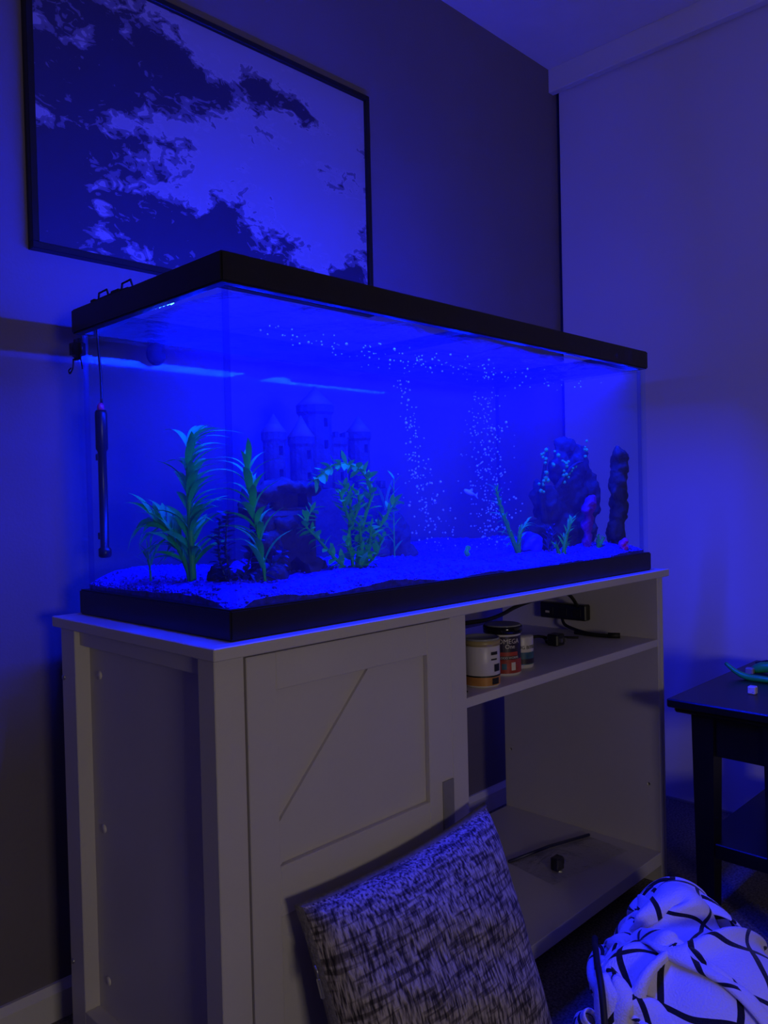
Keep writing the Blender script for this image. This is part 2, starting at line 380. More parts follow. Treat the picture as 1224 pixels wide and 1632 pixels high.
# ------------------------------------------------------------------ the tank
TL, TD, TH = 1.235, 0.4605, 0.534
T = thing('aquarium', (TL / 2, TD / 2, 0.0), 'long glass aquarium with black frame glowing blue on the white stand', 'aquarium')
def ring(z0, z1, wid, name):
    bm = bmesh.new()
    o = [(0, 0), (TL, 0), (TL, TD), (0, TD)]; i = [(wid, wid), (TL - wid, wid), (TL - wid, TD - wid), (wid, TD - wid)]
    V = {}
    for k, (ps, z) in enumerate(((o, z0), (o, z1), (i, z0), (i, z1))):
        V[k] = [bm.verts.new((x, y, z)) for x, y in ps]
    for j in range(4):
        n = (j + 1) % 4
        bm.faces.new((V[0][j], V[0][n], V[1][n], V[1][j])); bm.faces.new((V[2][n], V[2][j], V[3][j], V[3][n]))
        bm.faces.new((V[1][j], V[1][n], V[3][n], V[3][j])); bm.faces.new((V[0][n], V[0][j], V[2][j], V[2][n]))
    bmesh.ops.bevel(bm, geom=[e for e in bm.edges if all(v in V[0] + V[1] for v in e.verts)], offset=0.0025, segments=2, affect='EDGES')
    return MB().bm(bm).build(name, 'black_plastic', T)
ring(0.0, 0.0434, 0.0130, 'bottom_frame')
ring(TH - 0.0424, TH, 0.016, 'top_frame')
MB().box(0.595, 0.645, 0.0155, TD - 0.0155, TH - 0.030, TH - 0.0165, 0.002).build('top_brace', 'black_plastic', T)
g = 0.005; gt = 0.008
MB().box(g, TL - g, g, g + gt, 0.004, TH - 0.006).build('front_pane', 'glass', T)
MB().box(g, TL - g, TD - g - gt, TD - g, 0.004, TH - 0.006).build('back_pane', 'glass', T)
MB().box(g, g + gt, g + gt, TD - g - gt, 0.004, TH - 0.006).build('end_pane', 'glass', T)
MB().box(TL - g - gt, TL - g, g + gt, TD - g - gt, 0.004, TH - 0.006).build('end_pane', 'glass', T)
MB().box(g, TL - g, g, TD - g, 0.001, 0.010).build('bottom_pane', 'dark_plastic', T)
q = 0.007
for x, y in ((g + gt, g + gt), (g + gt, TD - g - gt - q), (TL - g - gt - q, g + gt), (TL - g - gt - q, TD - g - gt - q)):
    MB().box(x, x + q, y, y + q, 0.011, TH - 0.045).build('silicone_seam', 'silicone', T)
# wire hooks and clips on the end rim
rim_clips = thing('wire_clip', (0.008, 0.33, TH), 'thin bent black wire clips on the aquarium rim end', 'clip')
for y in (0.270, 0.350):
    MB().tube([(0.008, y + 0.022, TH), (0.008, y + 0.019, TH + 0.013), (0.008, y - 0.008, TH + 0.014), (0.008, y - 0.016, TH)], 0.0018, 6).build('hook', 'rubber', rim_clips)
MB().box(0.003, 0.013, 0.295, 0.320, TH - 0.0005, TH + 0.006, 0.001).build('pad', 'rubber', rim_clips)
MB().box(0.003, 0.013, 0.378, 0.392, TH - 0.0005, TH + 0.005, 0.001).build('pad', 'rubber', rim_clips)
MB().tube([(0.008, 0.395, TH + 0.002), (0.008, 0.33, TH + 0.003), (0.008, 0.27, TH + 0.002)], 0.0022, 6).build('bar', 'rubber', rim_clips)

# LED bar under the front of the rim
Lb = thing('led_light_bar', (0.60, 0.045, TH - 0.03), 'slim blue LED bar mounted inside the aquarium rim', 'light')
yl, zl = 0.018, TH - 0.010
MB().box(0.03, 1.20, yl - 0.001, yl + 0.034, zl, zl + 0.008, 0.001).build('housing', 'black_plastic', Lb)
MB().add([(0.035, yl, zl - 0.001), (1.195, yl, zl - 0.001), (1.195, yl + 0.027, zl - 0.001), (0.035, yl + 0.027, zl - 0.001)], [(0, 1, 2, 3)]).build('lens', 'led_lens', Lb)
MB().add([(0.035, yl + 0.035, zl - 0.002), (0.80, yl + 0.035, zl - 0.002), (0.80, yl + 0.036, zl + 0.007), (0.035, yl + 0.036, zl + 0.007)], [(0, 1, 2, 3)]).build('added_glow_strip', 'added_wall_glow', Lb)  # added rear emitting face, brightens the wall above the rim
ze = 0.5085
MB().box(0.033, 0.047, yl + 0.030, 0.312, ze, zl, 0.001).build('end_arm', 'black_plastic', Lb)
MB().add([(0.035, 0.10, ze - 0.001), (0.045, 0.10, ze - 0.001), (0.045, 0.26, ze - 0.001), (0.035, 0.26, ze - 0.001)], [(0, 1, 2, 3)]).build('end_lens', 'led_end', Lb)
for y, r in ((0.196, 0.0052), (0.207, 0.0040), (0.219, 0.0036), (0.231, 0.0036), (0.243, 0.0032), (0.254, 0.0030), (0.302, 0.0026)):
    MB().ball((0.040, y, ze - 0.0030), r, 1).build('diode', 'led_diode', Lb)

# water: rippled surface seen from below, closed at the sides by the panes
wz = 0.484
nx, ny = 120, 44; vs = []; fs = []
rw = random.Random(3); ph = [(rw.uniform(8, 60), rw.uniform(-40, 40), rw.uniform(0, 6.28), rw.uniform(0.0003, 0.0012)) for _ in range(14)]
xa, xb, ya, yb = 0.0135, TL - 0.0135, 0.0135, TD - 0.0135
for j in range(ny + 1):
    for i in range(nx + 1):
        x = xa + (xb - xa) * i / nx; y = ya + (yb - ya) * j / ny
        amp = 0.4 + 1.4 * math.exp(-((x - 0.62) / 0.28) ** 2)
        vs.append((x, y, wz + amp * sum(a * math.sin(kx * x + ky * y + p0) for kx, ky, p0, a in ph)))
for j in range(ny):
    for i in range(nx):
        k = j * (nx + 1) + i; fs.append((k, k + 1, k + nx + 2, k + nx + 1))
wo = MB().box(xa, xb, ya, yb, 0.046, wz - 0.001).build('water', 'water_body'); MB().add(vs, fs, True).build('surface', 'water_top', wo); tag(wo, 'clear blue lit water filling the aquarium, rippled at the top', 'water', kind='stuff')

# gravel bed
def gz(x, y): return 0.064 - 0.018 * max(0, 1 - (y - 0.0135) / 0.07) ** 1.5 - 0.018 * max(0, 1 - (x - 0.0135) / 0.05) ** 1.5 + 0.005 * math.sin(5.1 * x + 0.5) * math.cos(7 * y) + 0.012 * y / 0.46 + 0.004 * math.sin(23 * x + 11 * y)
GX, GY = 100, 36; vs = []; fs = []
for j in range(GY + 1):
    for i in range(GX + 1):
        x = xa + (xb - xa) * i / GX; y = ya + (yb - ya) * j / GY; vs.append((x, y, gz(x, y) + rnd.uniform(-0.0015, 0.0015)))
for j in range(GY):
    for i in range(GX):
        k = j * (GX + 1) + i; fs.append((k, k + 1, k + GX + 2, k + GX + 1))
bot = len(vs); edge = [i for i in range(GX + 1)] + [(j + 1) * (GX + 1) - 1 for j in range(1, GY + 1)] + [GY * (GX + 1) + i for i in range(GX - 1, -1, -1)] + [j * (GX + 1) for j in range(GY - 1, 0, -1)]
for e in edge: vs.append((vs[e][0], vs[e][1], 0.0105))
n = len(edge)
for a in range(n): fs.append((edge[a], bot + a, bot + (a + 1) % n, edge[(a + 1) % n]))
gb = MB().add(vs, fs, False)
ico = bmesh.new(); bmesh.ops.create_icosphere(ico, subdivisions=1, radius=1.0); ico.verts.ensure_lookup_table()
iv = [v.co.copy() for v in ico.verts]; jf = [[v.index for v in f.verts] for f in ico.faces]; ico.free()
for k in range(5200):
    u = rnd.random()
    if u < 0.30: x, y = rnd.uniform(xa + .004, xb - .004), ya + rnd.uniform(0.002, 0.02); z = rnd.uniform(gz(x, y) - 0.004, gz(x, y) + 0.0015)
    elif u < 0.42: x, y = xa + rnd.uniform(0.002, 0.012), rnd.uniform(ya + .004, yb - .004); z = rnd.uniform(gz(x, y) - 0.004, gz(x, y) + 0.0015)
    else: x, y = rnd.uniform(xa + .004, xb - .004), rnd.uniform(ya + .004, yb - .004); z = gz(x, y) + rnd.uniform(-0.001, 0.002)
    r = rnd.uniform(0.0018, 0.0036); a, b2, c = rnd.uniform(.7, 1.3), rnd.uniform(.7, 1.3), rnd.uniform(.6, 1)
    gb.add([(min(max(x + v.x * r * a, xa), xb), min(max(y + v.y * r * b2, ya), yb), z + v.z * r * c) for v in iv], jf, True)
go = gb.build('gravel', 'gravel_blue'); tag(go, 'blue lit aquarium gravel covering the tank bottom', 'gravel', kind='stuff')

# ------------------------------------------------------------------ plants
def leaf_mesh(name, mat, L=1.0, w=0.12, droop=0.25, seg=6, fold=0.25, tip=1.6):
    vs = []; fs = []
    for i in range(seg + 1):
        t = i / seg; ww = w * (math.sin(math.pi * min(1, t * 0.86 + 0.10)) ** 0.8) * (1 - t ** 6) / 2
        x = L * t * (1 - 0.10 * t * t); z = -droop * L * t ** tip + 0.0
        vs += [(x, -ww, z + fold * ww), (x, 0, z), (x, ww, z + fold * ww)]
    for i in range(seg):
        for k in range(2):
            a = i * 3 + k; fs.append((a, a + 1, a + 4, a + 3))
    me = bpy.data.meshes.new(name); me.from_pydata(vs, [], fs); me.polygons.foreach_set('use_smooth', [True] * len(fs)); me.materials.append(MATS[mat]); return me
def aim(pos, d, roll=0.0, s=1.0):
    d = Vector(d).normalized(); up = Vector((0, 0, 1))
    y = up.cross(d)
    if y.length < 1e-3: y = Vector((0, 1, 0))
    y.normalize(); z = d.cross(y)
    R = Matrix((d, y, z)).transposed().to_4x4() @ Matrix.Rotation(roll, 4, 'X')
    return Matrix.Translation(Vector(pos)) @ R @ Matrix.Diagonal((s, s, s, 1))
def spline(pts, n):
    P = [Vector(p) for p in pts]; out = []
    for i in range(n):
        t = i / (n - 1) * (len(P) - 1); k = min(int(t), len(P) - 2); u = t - k
        p0 = P[max(k - 1, 0)]; p1 = P[k]; p2 = P[k + 1]; p3 = P[min(k + 2, len(P) - 1)]
        out.append(0.5 * ((2 * p1) + (p2 - p0) * u + (2 * p0 - 5 * p1 + 4 * p2 - p3) * u * u + (3 * p1 - p0 - 3 * p2 + p3) * u ** 3))
    return out
def inside(pt, m=0.018): return xa + m < pt.x < xb - m and ya + m < pt.y < yb - m
def plant(name, label, stems, leaves, mat_stem, per, size, lift, rr, stem_r=0.003, cat='plant', group=None, droopy=None, margin=0.0):
    base = stems[0][0]
    t = thing(name, base, label, cat, group); b0 = Vector(base)
    for st in stems:
        pts = spline(st, 14)
        MB().tube([p + Vector((0, 0, -0.012 if i == 0 else 0)) for i, p in enumerate(pts)], [stem_r * (1 - 0.6 * i / 13) for i in range(14)], 6).build('stem', mat_stem, t)
        L = sum((Vector(st[i + 1]) - Vector(st[i])).length for i in range(len(st) - 1))
        nl = max(3, int(L * per)); ang = rr.random() * 6
        for k in range(nl):
            f = 0.10 + 0.90 * (k + 0.5) / nl; i = min(int(f * 13), 12); p = pts[i].lerp(pts[i + 1], f * 13 - i)
            tan = (pts[i + 1] - pts[i]).normalized(); ang += 2.4 + rr.uniform(-.4, .4)
            a = tan.orthogonal().normalized(); bb_ = tan.cross(a); s = size * rr.uniform(0.75, 1.15) * (1.0 - 0.25 * f)
            d = (a * math.cos(ang) + bb_ * math.sin(ang)) + tan * lift * rr.uniform(0.8, 1.3)
            d.normalize()
            me_ = rr.choice(leaves); pc = [list(f_.vertices) for f_ in me_.polygons]; ok = False
            for tr in range(16):
                mt_ = aim(p - b0, d, rr.uniform(-.5, .5), s); wm = Matrix.Translation(b0 + Vector((0, 0, H))) @ mt_
                wv = [wm @ v.co for v in me_.vertices]
                if all(xa + .003 < v.x < xb - .003 and ya + .003 < v.y < yb - .003 for v in wv):
                    bt = BVHTree.FromPolygons(wv, pc)
                    if not any(bt.overlap(q_) for q_ in OBST): ok = True; break
                home = (Vector((min(max(p.x, 0.09), 1.14), min(max(p.y, 0.08), 0.38), p.z + 0.05)) - p)
                ang2 = rr.uniform(0, 6.28)
                d = ((a * math.cos(ang2) + bb_ * math.sin(ang2)) * 0.9 + tan * lift + (home.normalized() * 0.5 if home.length > 1e-4 else Vector((0, 0, 0)))).normalized(); s *= 0.95
            link_copy(me_, 'leaf', t, mt_)
    add_obstacles(t)
    return t
teal = [leaf_mesh('leaf', 'plant_teal', 1, w, dr, 8, 0.3, 2.6) for w, dr in ((0.15, 0.35), (0.18, 0.55), (0.13, 0.75))]
green = [leaf_mesh('leaf', 'plant_green', 1, w, dr, 4, 0.2, 1.6) for w, dr in ((0.40, 0.15), (0.48, 0.25), (0.34, -0.2))]
blue = [leaf_mesh('leaf', 'plant_blue', 1, w, dr, 3, 0.2, 1.5) for w, dr in ((0.45, 0.2), (0.55, 0.3))]
pale = [leaf_mesh('leaf', 'plant_pale', 1, w, dr, 6, 0.2, 2.0) for w, dr in ((0.09, 0.10), (0.10, 0.30))]
grs = [leaf_mesh('leaf', 'plant_green', 1, w, dr, 4, 0.2, 1.8) for w, dr in ((0.16, 0.1), (0.2, 0.25))]
# ------------------------------------------------------------------ ornaments
def rocky(name, mat, parent, blobs, seed, remesh=True):
    q = random.Random(seed); mb = MB()
    for x, y, z, r, sx, sy, sz in blobs: mb.ball((x, y, z), r, 2, sx, sy, sz, 0.22, q)
    o = mb.build(name, mat, parent)
    if remesh:
        md = o.modifiers.new('fuse', 'REMESH'); md.mode = 'VOXEL'; md.voxel_size = 0.005; md.use_smooth_shade = True
        tx = bpy.data.textures.new('lumps', 'CLOUDS'); tx.noise_scale = 0.022; tx.noise_depth = 3
        dm = o.modifiers.new('rough', 'DISPLACE'); dm.texture = tx; dm.strength = 0.022; dm.mid_level = 0.5; dm.texture_coords = 'GLOBAL'
    return o
# castle
Cx = thing('castle_ornament', (0.50, 0.35, 0.066), 'tall dark castle ornament with pointed towers standing on the gravel', 'ornament')
cp = lambda n, mb, mat: mb.build(n, mat, Cx)
cwall = cp('wall', MB().box(0.345, 0.640, 0.315, 0.385, 0.055, 0.215, 0.004), 'castle_stone')
for k in range(9): cp('battlement', MB().box(0.350 + k * 0.033, 0.366 + k * 0.033, 0.314, 0.330, 0.2145, 0.230, 0.001), 'castle_stone')
for x, y, r, zt, zr in ((0.350, 0.345, 0.022, 0.325, 0.362), (0.415, 0.340, 0.024, 0.318, 0.362), (0.462, 0.350, 0.034, 0.385, 0.425), (0.505, 0.345, 0.028, 0.320, 0.0), (0.580, 0.345, 0.024, 0.335, 0.372), (0.640, 0.345, 0.030, 0.200, 0.0)):
    tw = cp('tower', MB().lathe((x, y, 0), [(r, 0.055), (r, zt - 0.02), (r * 1.16, zt - 0.014), (r * 1.16, zt)], 14, False), 'castle_stone')
    if zr: MB().lathe((x, y, 0), [(r * 1.2, zt), (r * 0.55, zt + (zr - zt) * 0.5), (0.001, zr)], 14).build('roof', 'castle_roof', tw)
    else:
        for k in range(6):
            a = k * math.pi / 3; MB().box(x + r * math.cos(a) - 0.005, x + r * math.cos(a) + 0.005, y + r * math.sin(a) - 0.005, y + r * math.sin(a) + 0.005, zt - 0.0005, zt + 0.011, 0.0008).build('battlement', 'castle_stone', tw)
    for zz in (zt - 0.045, zt - 0.09):
        cut(tw, [MB().box(x - 0.005, x + 0.005, y - r * 1.4, y - r * 0.30, zz, zz + 0.018)])
        MB().box(x - 0.0052, x + 0.0052, y - r * 0.31, y - r * 0.24, zz - 0.0002, zz + 0.0182).build('window', 'castle_stone', tw)
arch = [(0.52, 0.050), (0.552, 0.050), (0.552, 0.12), (0.545, 0.133), (0.536, 0.138), (0.527, 0.133), (0.52, 0.12)]
cut(cwall, [MB().prism(arch, 'y', 0.30, 0.350)]); cp('gate', MB().prism(arch, 'y', 0.3495, 0.3525), 'castle_stone')
cp('base', MB().lathe((0.495, 0.35, 0), [(0.06, 0.045), (0.20, 0.050), (0.18, 0.075), (0.16, 0.085)], 18), 'castle_stone') if False else rocky('base', 'castle_stone', Cx, [(0.36, 0.345, 0.062, 0.03, 1.4, 1, .8), (0.44, 0.340, 0.062, 0.032, 1.4, 1, .8), (0.56, 0.34, 0.062, 0.034, 1.4, 1, .8), (0.64, 0.345, 0.062, 0.036, 1.3, 1, 1)], 2)
# log cave with a window
Lg = thing('log_cave_ornament', (0.20, 0.135, 0.06), 'dark log cave ornament with a square window in front of the castle', 'ornament')
lbody = MB().box(0.150, 0.262, 0.115, 0.165, 0.052, 0.175, 0.008).build('body', 'log_dark', Lg)
MB().box(0.199, 0.247, 0.1495, 0.1525, 0.179, 0.204).build('window', 'log_dark', Lg)
lroof = rocky('roof', 'log_dark', Lg, [(0.165, 0.14, 0.205, 0.028, 1.3, 1, .5), (0.205, 0.14, 0.215, 0.03, 1.4, 1, .42), (0.25, 0.14, 0.212, 0.026, 1.3, 1, .42), (0.14, 0.14, 0.18, 0.022, 1, 1, .8), (0.225, 0.142, 0.19, 0.034, 1.3, .6, .9)], 5)
lrub = rocky('rubble', 'log_dark', Lg, [(0.15, 0.115, 0.07, 0.028, 1.2, 1, .9), (0.235, 0.12, 0.075, 0.02, 1.6, .9, .9), (0.262, 0.13, 0.075, 0.022, 1, 1, 1), (0.16, 0.118, 0.12, 0.022, 1, .8, 1.2), (0.19, 0.114, 0.155, 0.016, 1.5, .7, .8)], 8)
dw = [(0.178, 0.050), (0.236, 0.050), (0.226, 0.088), (0.212, 0.099), (0.196, 0.088)]
cut(lroof, [MB().box(0.200, 0.246, 0.08, 0.150, 0.180, 0.203)])
for o_ in (lbody, lrub): cut(o_, [MB().prism(dw, 'y', 0.07, 0.150)])
MB().prism(dw, 'y', 0.1495, 0.1520).build('doorway', 'log_dark', Lg)
# rock arch at the tall teal plant
Ra = thing('rock_ornament', (0.095, 0.155, 0.062), 'low dark rock on the gravel at the foot of the tall teal plant', 'rock')
rocky('boulder', 'rock_dark', Ra, [(0.090, 0.158, 0.072, 0.022, 1.0, 1, .9), (0.076, 0.145, 0.066, 0.018, 1, 1, .8), (0.098, 0.148, 0.068, 0.017, 1, 1, 1)], 4)
# big dark tree ornament with cyan buds
Tr = thing('tree_ornament', (1.06, 0.13, 0.06), 'big dark tree trunk ornament dotted with small cyan buds', 'ornament')
rocky('trunk', 'rock_dark', Tr, [(0.95, 0.135, 0.09, 0.045, 1, .7, 1), (1.04, 0.135, 0.10, 0.055, 1.2, .6, 1.1), (1.12, 0.13, 0.10, 0.055, 1.1, .6, 1.3), (1.00, 0.135, 0.16, 0.045, 1.1, .6, 1.2), (1.09, 0.135, 0.19, 0.052, 1.1, .6, 1.2), (1.05, 0.135, 0.25, 0.038, 1.1, .6, 1.2), (1.12, 0.13, 0.26, 0.040, 1, .6, 1.3), (1.07, 0.135, 0.31, 0.028, 1.6, .6, .8), (1.16, 0.12, 0.18, 0.035, .9, .6, 2.0), (0.95, 0.135, 0.19, 0.022, 1, .7, 1.6)], 14)
MB().tube(spline([(0.955, 0.12, 0.12), (0.935, 0.115, 0.19), (0.945, 0.112, 0.25), (0.962, 0.112, 0.30)], 10), [0.008 - 0.0006 * i for i in range(10)], 7).build('branch', 'rock_dark', Tr)
MB().tube(spline([(1.00, 0.12, 0.20), (1.02, 0.105, 0.235), (1.055, 0.10, 0.26), (1.09, 0.10, 0.268)], 10), [0.007 - 0.0005 * i for i in range(10)], 7).build('branch', 'rock_dark', Tr)
bq = random.Random(21)
for cx_, cz_, n_, sxx, szz in ((0.938, 0.270, 6, .012, .022), (0.930, 0.235, 5, .012, .014), (0.925, 0.200, 5, .012, .016), (0.962, 0.262, 2, .006, .012), (1.025, 0.265, 5, .016, .010), (1.020, 0.232, 6, .026, .014), (1.055, 0.245, 4, .018, .016), (1.118, 0.302, 5, .006, .022), (0.985, 0.285, 2, .006, .008)):
    for k in range(n_):
        MB().ball((cx_ + bq.uniform(-1, 1) * sxx, 0.104 + bq.uniform(-.006, .006), cz_ + bq.uniform(-1, 1) * szz), bq.uniform(0.0028, 0.0058), 1, 1, 1, 1, .2, bq).build('bud', 'bud_cyan', Tr)
# filter column in the far end, corals, stones
Fc = rocky('rock_column', 'rock_dark', None, [(1.188, 0.066, 0.10, 0.027, 1, .8, 2.0), (1.190, 0.060, 0.16, 0.026, 1, .8, 2.4), (1.182, 0.055, 0.21, 0.028, 1, .8, 2.2), (1.188, 0.055, 0.25, 0.024, 1, .8, 2.2), (1.178, 0.052, 0.275, 0.018, 1, .8, 1.8)], 41)
tag(Fc, 'dark upright rock column standing at the far glass end', 'rock')
Cm = rocky('coral_ornament', 'coral_magenta', None, [(1.142, 0.026, 0.068, 0.011, 1.2, .8, .9), (1.153, 0.026, 0.074, 0.009, 1.2, .8, .9), (1.148, 0.025, 0.060, 0.011, 1.3, .8, .8)], 3, False); tag(Cm, 'small magenta coral on the gravel at the filter column', 'coral')
Cq = rocky('coral_ornament', 'coral_purple', None, [(1.062, 0.072, 0.158, 0.020, 1.1, .8, .9), (1.078, 0.074, 0.172, 0.016, 1.1, .8, .9), (1.066, 0.076, 0.12, 0.015, .9, .8, 2.2), (1.070, 0.078, 0.075, 0.014, .9, .8, 2.2)], 6); tag(Cq, 'dull purple coral on a stalk before the tree ornament', 'coral')
St = rocky('round_stone', 'stone_lit_tint', None, [(0.868, 0.105, 0.082, 0.030, 1.1, .9, .9)], 9); tag(St, 'round stone tinted with the blue tank light on the gravel beside the leaning plant', 'stone')
Sg = rocky('green_stone', 'plant_green', None, [(0.668, 0.12, 0.085, 0.008, 1.2, 1, 1), (0.663, 0.12, 0.074, 0.009, 1, 1, 1.3)], 19); tag(Sg, 'small greenish pebble stack under the bubble curtain', 'stone')
# castle-side dark stump
Sp = thing('stump_ornament', (0.565, 0.22, 0.062), 'dark stump ornament standing between castle and bubble curtain', 'ornament')
rocky('trunk', 'castle_stone', Sp, [(0.515, 0.23, 0.085, 0.03, 1.0, .8, 1.1), (0.55, 0.235, 0.12, 0.03, .9, .7, 1.7), (0.585, 0.235, 0.11, 0.03, .9, .7, 1.6), (0.60, 0.235, 0.075, 0.03, 1.2, .8, .8)], 31)
# ---- plants, each leaf kept clear of panes, ornaments and other plants
add_obstacles(Cx, Lg, Ra, Tr, Fc, Cm, Cq, St, Sg, Sp)
rr = random.Random(11)
plant('tall_aquarium_plant', 'tall teal plastic plant with long arching leaves near the heater',
      [[(0.062, 0.190, 0.070), (0.060, 0.190, 0.14), (0.056, 0.187, 0.22), (0.057, 0.185, 0.285)],
       [(0.062, 0.195, 0.074), (0.060, 0.222, 0.115), (0.058, 0.258, 0.148), (0.050, 0.285, 0.165)]],
      teal, 'plant_stem', 300, 0.092, 1.45, rr, 0.006)
plant('slender_aquarium_plant', 'slender teal plant with upswept leaves just inside the front glass corner',  # added plant, stands in for the tall plant's refracted second image
      [[(0.118, 0.075, 0.058), (0.108, 0.075, 0.13), (0.094, 0.075, 0.19), (0.088, 0.075, 0.245)]],
      teal, 'plant_stem', 170, 0.080, 2.0, rr, 0.0025)
plant('leafy_aquarium_plant', 'bright green plastic plant with arching strands of small paddle leaves',
      [[(0.330, 0.10, 0.060), (0.345, 0.10, 0.13), (0.372, 0.10, 0.195), (0.358, 0.10, 0.235), (0.315, 0.10, 0.253), (0.275, 0.10, 0.246), (0.240, 0.10, 0.222)],
       [(0.326, 0.10, 0.062), (0.318, 0.10, 0.13), (0.322, 0.10, 0.19), (0.308, 0.10, 0.215)],
       [(0.322, 0.10, 0.062), (0.285, 0.10, 0.090), (0.245, 0.10, 0.128), (0.220, 0.10, 0.152), (0.238, 0.10, 0.178)],
       [(0.334, 0.10, 0.062), (0.372, 0.10, 0.115), (0.408, 0.10, 0.155), (0.438, 0.10, 0.188)],
       [(0.330, 0.10, 0.060), (0.352, 0.09, 0.10), (0.362, 0.09, 0.145)],
       [(0.326, 0.09, 0.060), (0.335, 0.088, 0.105), (0.330, 0.088, 0.150)], [(0.322, 0.10, 0.15), (0.300, 0.092, 0.180), (0.288, 0.09, 0.205)],
       [(0.325, 0.10, 0.15), (0.335, 0.092, 0.180), (0.330, 0.09, 0.205)], [(0.332, 0.10, 0.060), (0.370, 0.09, 0.090), (0.392, 0.09, 0.125)],
       [(0.328, 0.10, 0.060), (0.312, 0.09, 0.095), (0.300, 0.09, 0.12)]],
      green, 'plant_stem', 230, 0.030, 0.7, rr, 0.0032)
plant('bushy_aquarium_plant', 'dark blue bushy plant crowding the front glass corner',
      [[(0.085, 0.118, 0.060), (0.076, 0.118, 0.12), (0.082, 0.118, 0.175)], [(0.100, 0.115, 0.060), (0.122, 0.116, 0.11), (0.128, 0.108, 0.150)],
       [(0.078, 0.115, 0.060), (0.068, 0.125, 0.11), (0.075, 0.13, 0.165)], [(0.10, 0.09, 0.060), (0.130, 0.075, 0.09), (0.150, 0.07, 0.115)]],
      blue, 'plant_blue', 330, 0.026, 0.5, rr, 0.002)
plant('grass_aquarium_plant', 'pale blue grassy plant with long thin blades beside the castle',
      [[(0.612, 0.300, 0.070), (0.612, 0.300, 0.18)]], pale, 'plant_pale', 85, 0.125, 2.6, rr, 0.003)
plant('twig_aquarium_plant', 'thin upright twig plant with few narrow leaves beside the bubble curtain',
      [[(0.534, 0.20, 0.065), (0.534, 0.20, 0.15), (0.537, 0.20, 0.235)]], grs, 'plant_stem', 60, 0.035, 1.6, rr, 0.0016)
plant('leaning_aquarium_plant', 'teal plant leaning up beside the round stone',
      [[(0.820, 0.100, 0.062), (0.795, 0.100, 0.10), (0.762, 0.100, 0.155), (0.742, 0.10, 0.205)], [(0.818, 0.10, 0.062), (0.825, 0.10, 0.105), (0.850, 0.10, 0.128)]],
      teal, 'plant_stem', 230, 0.040, 2.6, rr, 0.0065)
plant('tufted_aquarium_plant', 'short bright green tuft with fine upright blades on the gravel',
      [[(0.935, 0.060, 0.060), (0.950, 0.060, 0.10), (0.975, 0.060, 0.135)], [(0.915, 0.06, 0.060), (0.905, 0.06, 0.08)]], grs, 'plant_stem', 260, 0.034, 1.8, rr, 0.006)
plant('tiny_aquarium_plant', 'tiny round green plant sprouting from gravel by the magenta coral',
      [[(1.085, 0.060, 0.060), (1.088, 0.060, 0.090)], [(1.088, 0.06, 0.06), (1.115, 0.06, 0.085)]], green, 'plant_stem', 380, 0.016, 0.8, rr, 0.005)
plant('short_aquarium_plant', 'short pale sprig on the gravel below the tall teal plant',
      [[(0.050, 0.300, 0.068), (0.046, 0.300, 0.115)]], pale, 'plant_pale', 260, 0.045, 1.2, rr, 0.002)
plant('feathery_aquarium_plant', 'dark feathery plant on the gravel behind the green tuft',
      [[(0.908, 0.082, 0.060), (0.908, 0.082, 0.115)], [(0.922, 0.084, 0.060), (0.926, 0.083, 0.120)], [(0.916, 0.076, 0.060), (0.914, 0.075, 0.105)]], blue, 'plant_blue', 220, 0.022, 1.4, rr, 0.002)

# fish
Fi = thing('small_fish', (0.775, 0.20, 0.199), 'small slim silvery fish swimming by the bubbles', 'fish')
bm = bmesh.new(); bmesh.ops.create_icosphere(bm, subdivisions=2, radius=1.0)
for v in bm.verts:
    t = v.co.x; v.co = Vector((0.780 + t * 0.021, 0.20 + v.co.y * 0.0035 * (1 - 0.35 * t), 0.199 - t * 0.006 + v.co.z * 0.0052 * (1 - 0.35 * t)))
MB().bm(bm, True).build('body', 'fish_silver', Fi)
MB().prism([(0.797, 0.1935), (0.808, 0.199), (0.805, 0.1915), (0.808, 0.185)], 'y', 0.1995, 0.2005).build('tail', 'fish_silver', Fi)
MB().prism([(0.776, 0.2045), (0.789, 0.209), (0.790, 0.2015)], 'y', 0.1995, 0.2005).build('dorsal_fin', 'fish_silver', Fi)

# bubbles
def bubbles(name, label, n, path, seed, r0=0.0009, r1=0.0024, sub=1):
    q = random.Random(seed); mb = MB()
    for k in range(n):
        t = q.random(); i = min(int(t * (len(path) - 1)), len(path) - 2); u = t * (len(path) - 1) - i
        a, b_ = path[i], path[i + 1]; c = [a[j] + (b_[j] - a[j]) * u for j in range(4)]
        mb.ball((c[0] + q.gauss(0, c[3]), min(max(c[1] + q.gauss(0, c[3]), 0.03), 0.43), c[2] + q.uniform(-.01, .01)), q.uniform(r0, r1) * (1 if q.random() < .85 else 1.5), sub)
    o = mb.build(name, 'bubble_white'); return tag(o, label, 'bubbles', kind='stuff')
bubbles('bubble_curtain', 'rising column of tiny air bubbles right of the castle', 210, [(0.69, 0.22, 0.075, .026), (0.66, 0.22, 0.17, .022), (0.625, 0.22, 0.27, .012), (0.59, 0.22, 0.43, .010)], 1)
bubbles('bubble_curtain', 'rising column of tiny air bubbles left of the leaning plant', 330, [(0.885, 0.22, 0.075, .032), (0.875, 0.22, 0.18, .028), (0.872, 0.22, 0.30, .022), (0.870, 0.22, 0.43, .020)], 2)
bubbles('surface_bubbles', 'small glinting bubbles floating under the water surface', 170, [(0.10, 0.03, 0.440, .012), (0.30, 0.06, 0.444, .03), (0.50, 0.08, 0.446, .045), (0.62, 0.10, 0.446, .05), (0.78, 0.12, 0.446, .05), (1.05, 0.10, 0.446, .04)], 5, 0.0008, 0.0018)

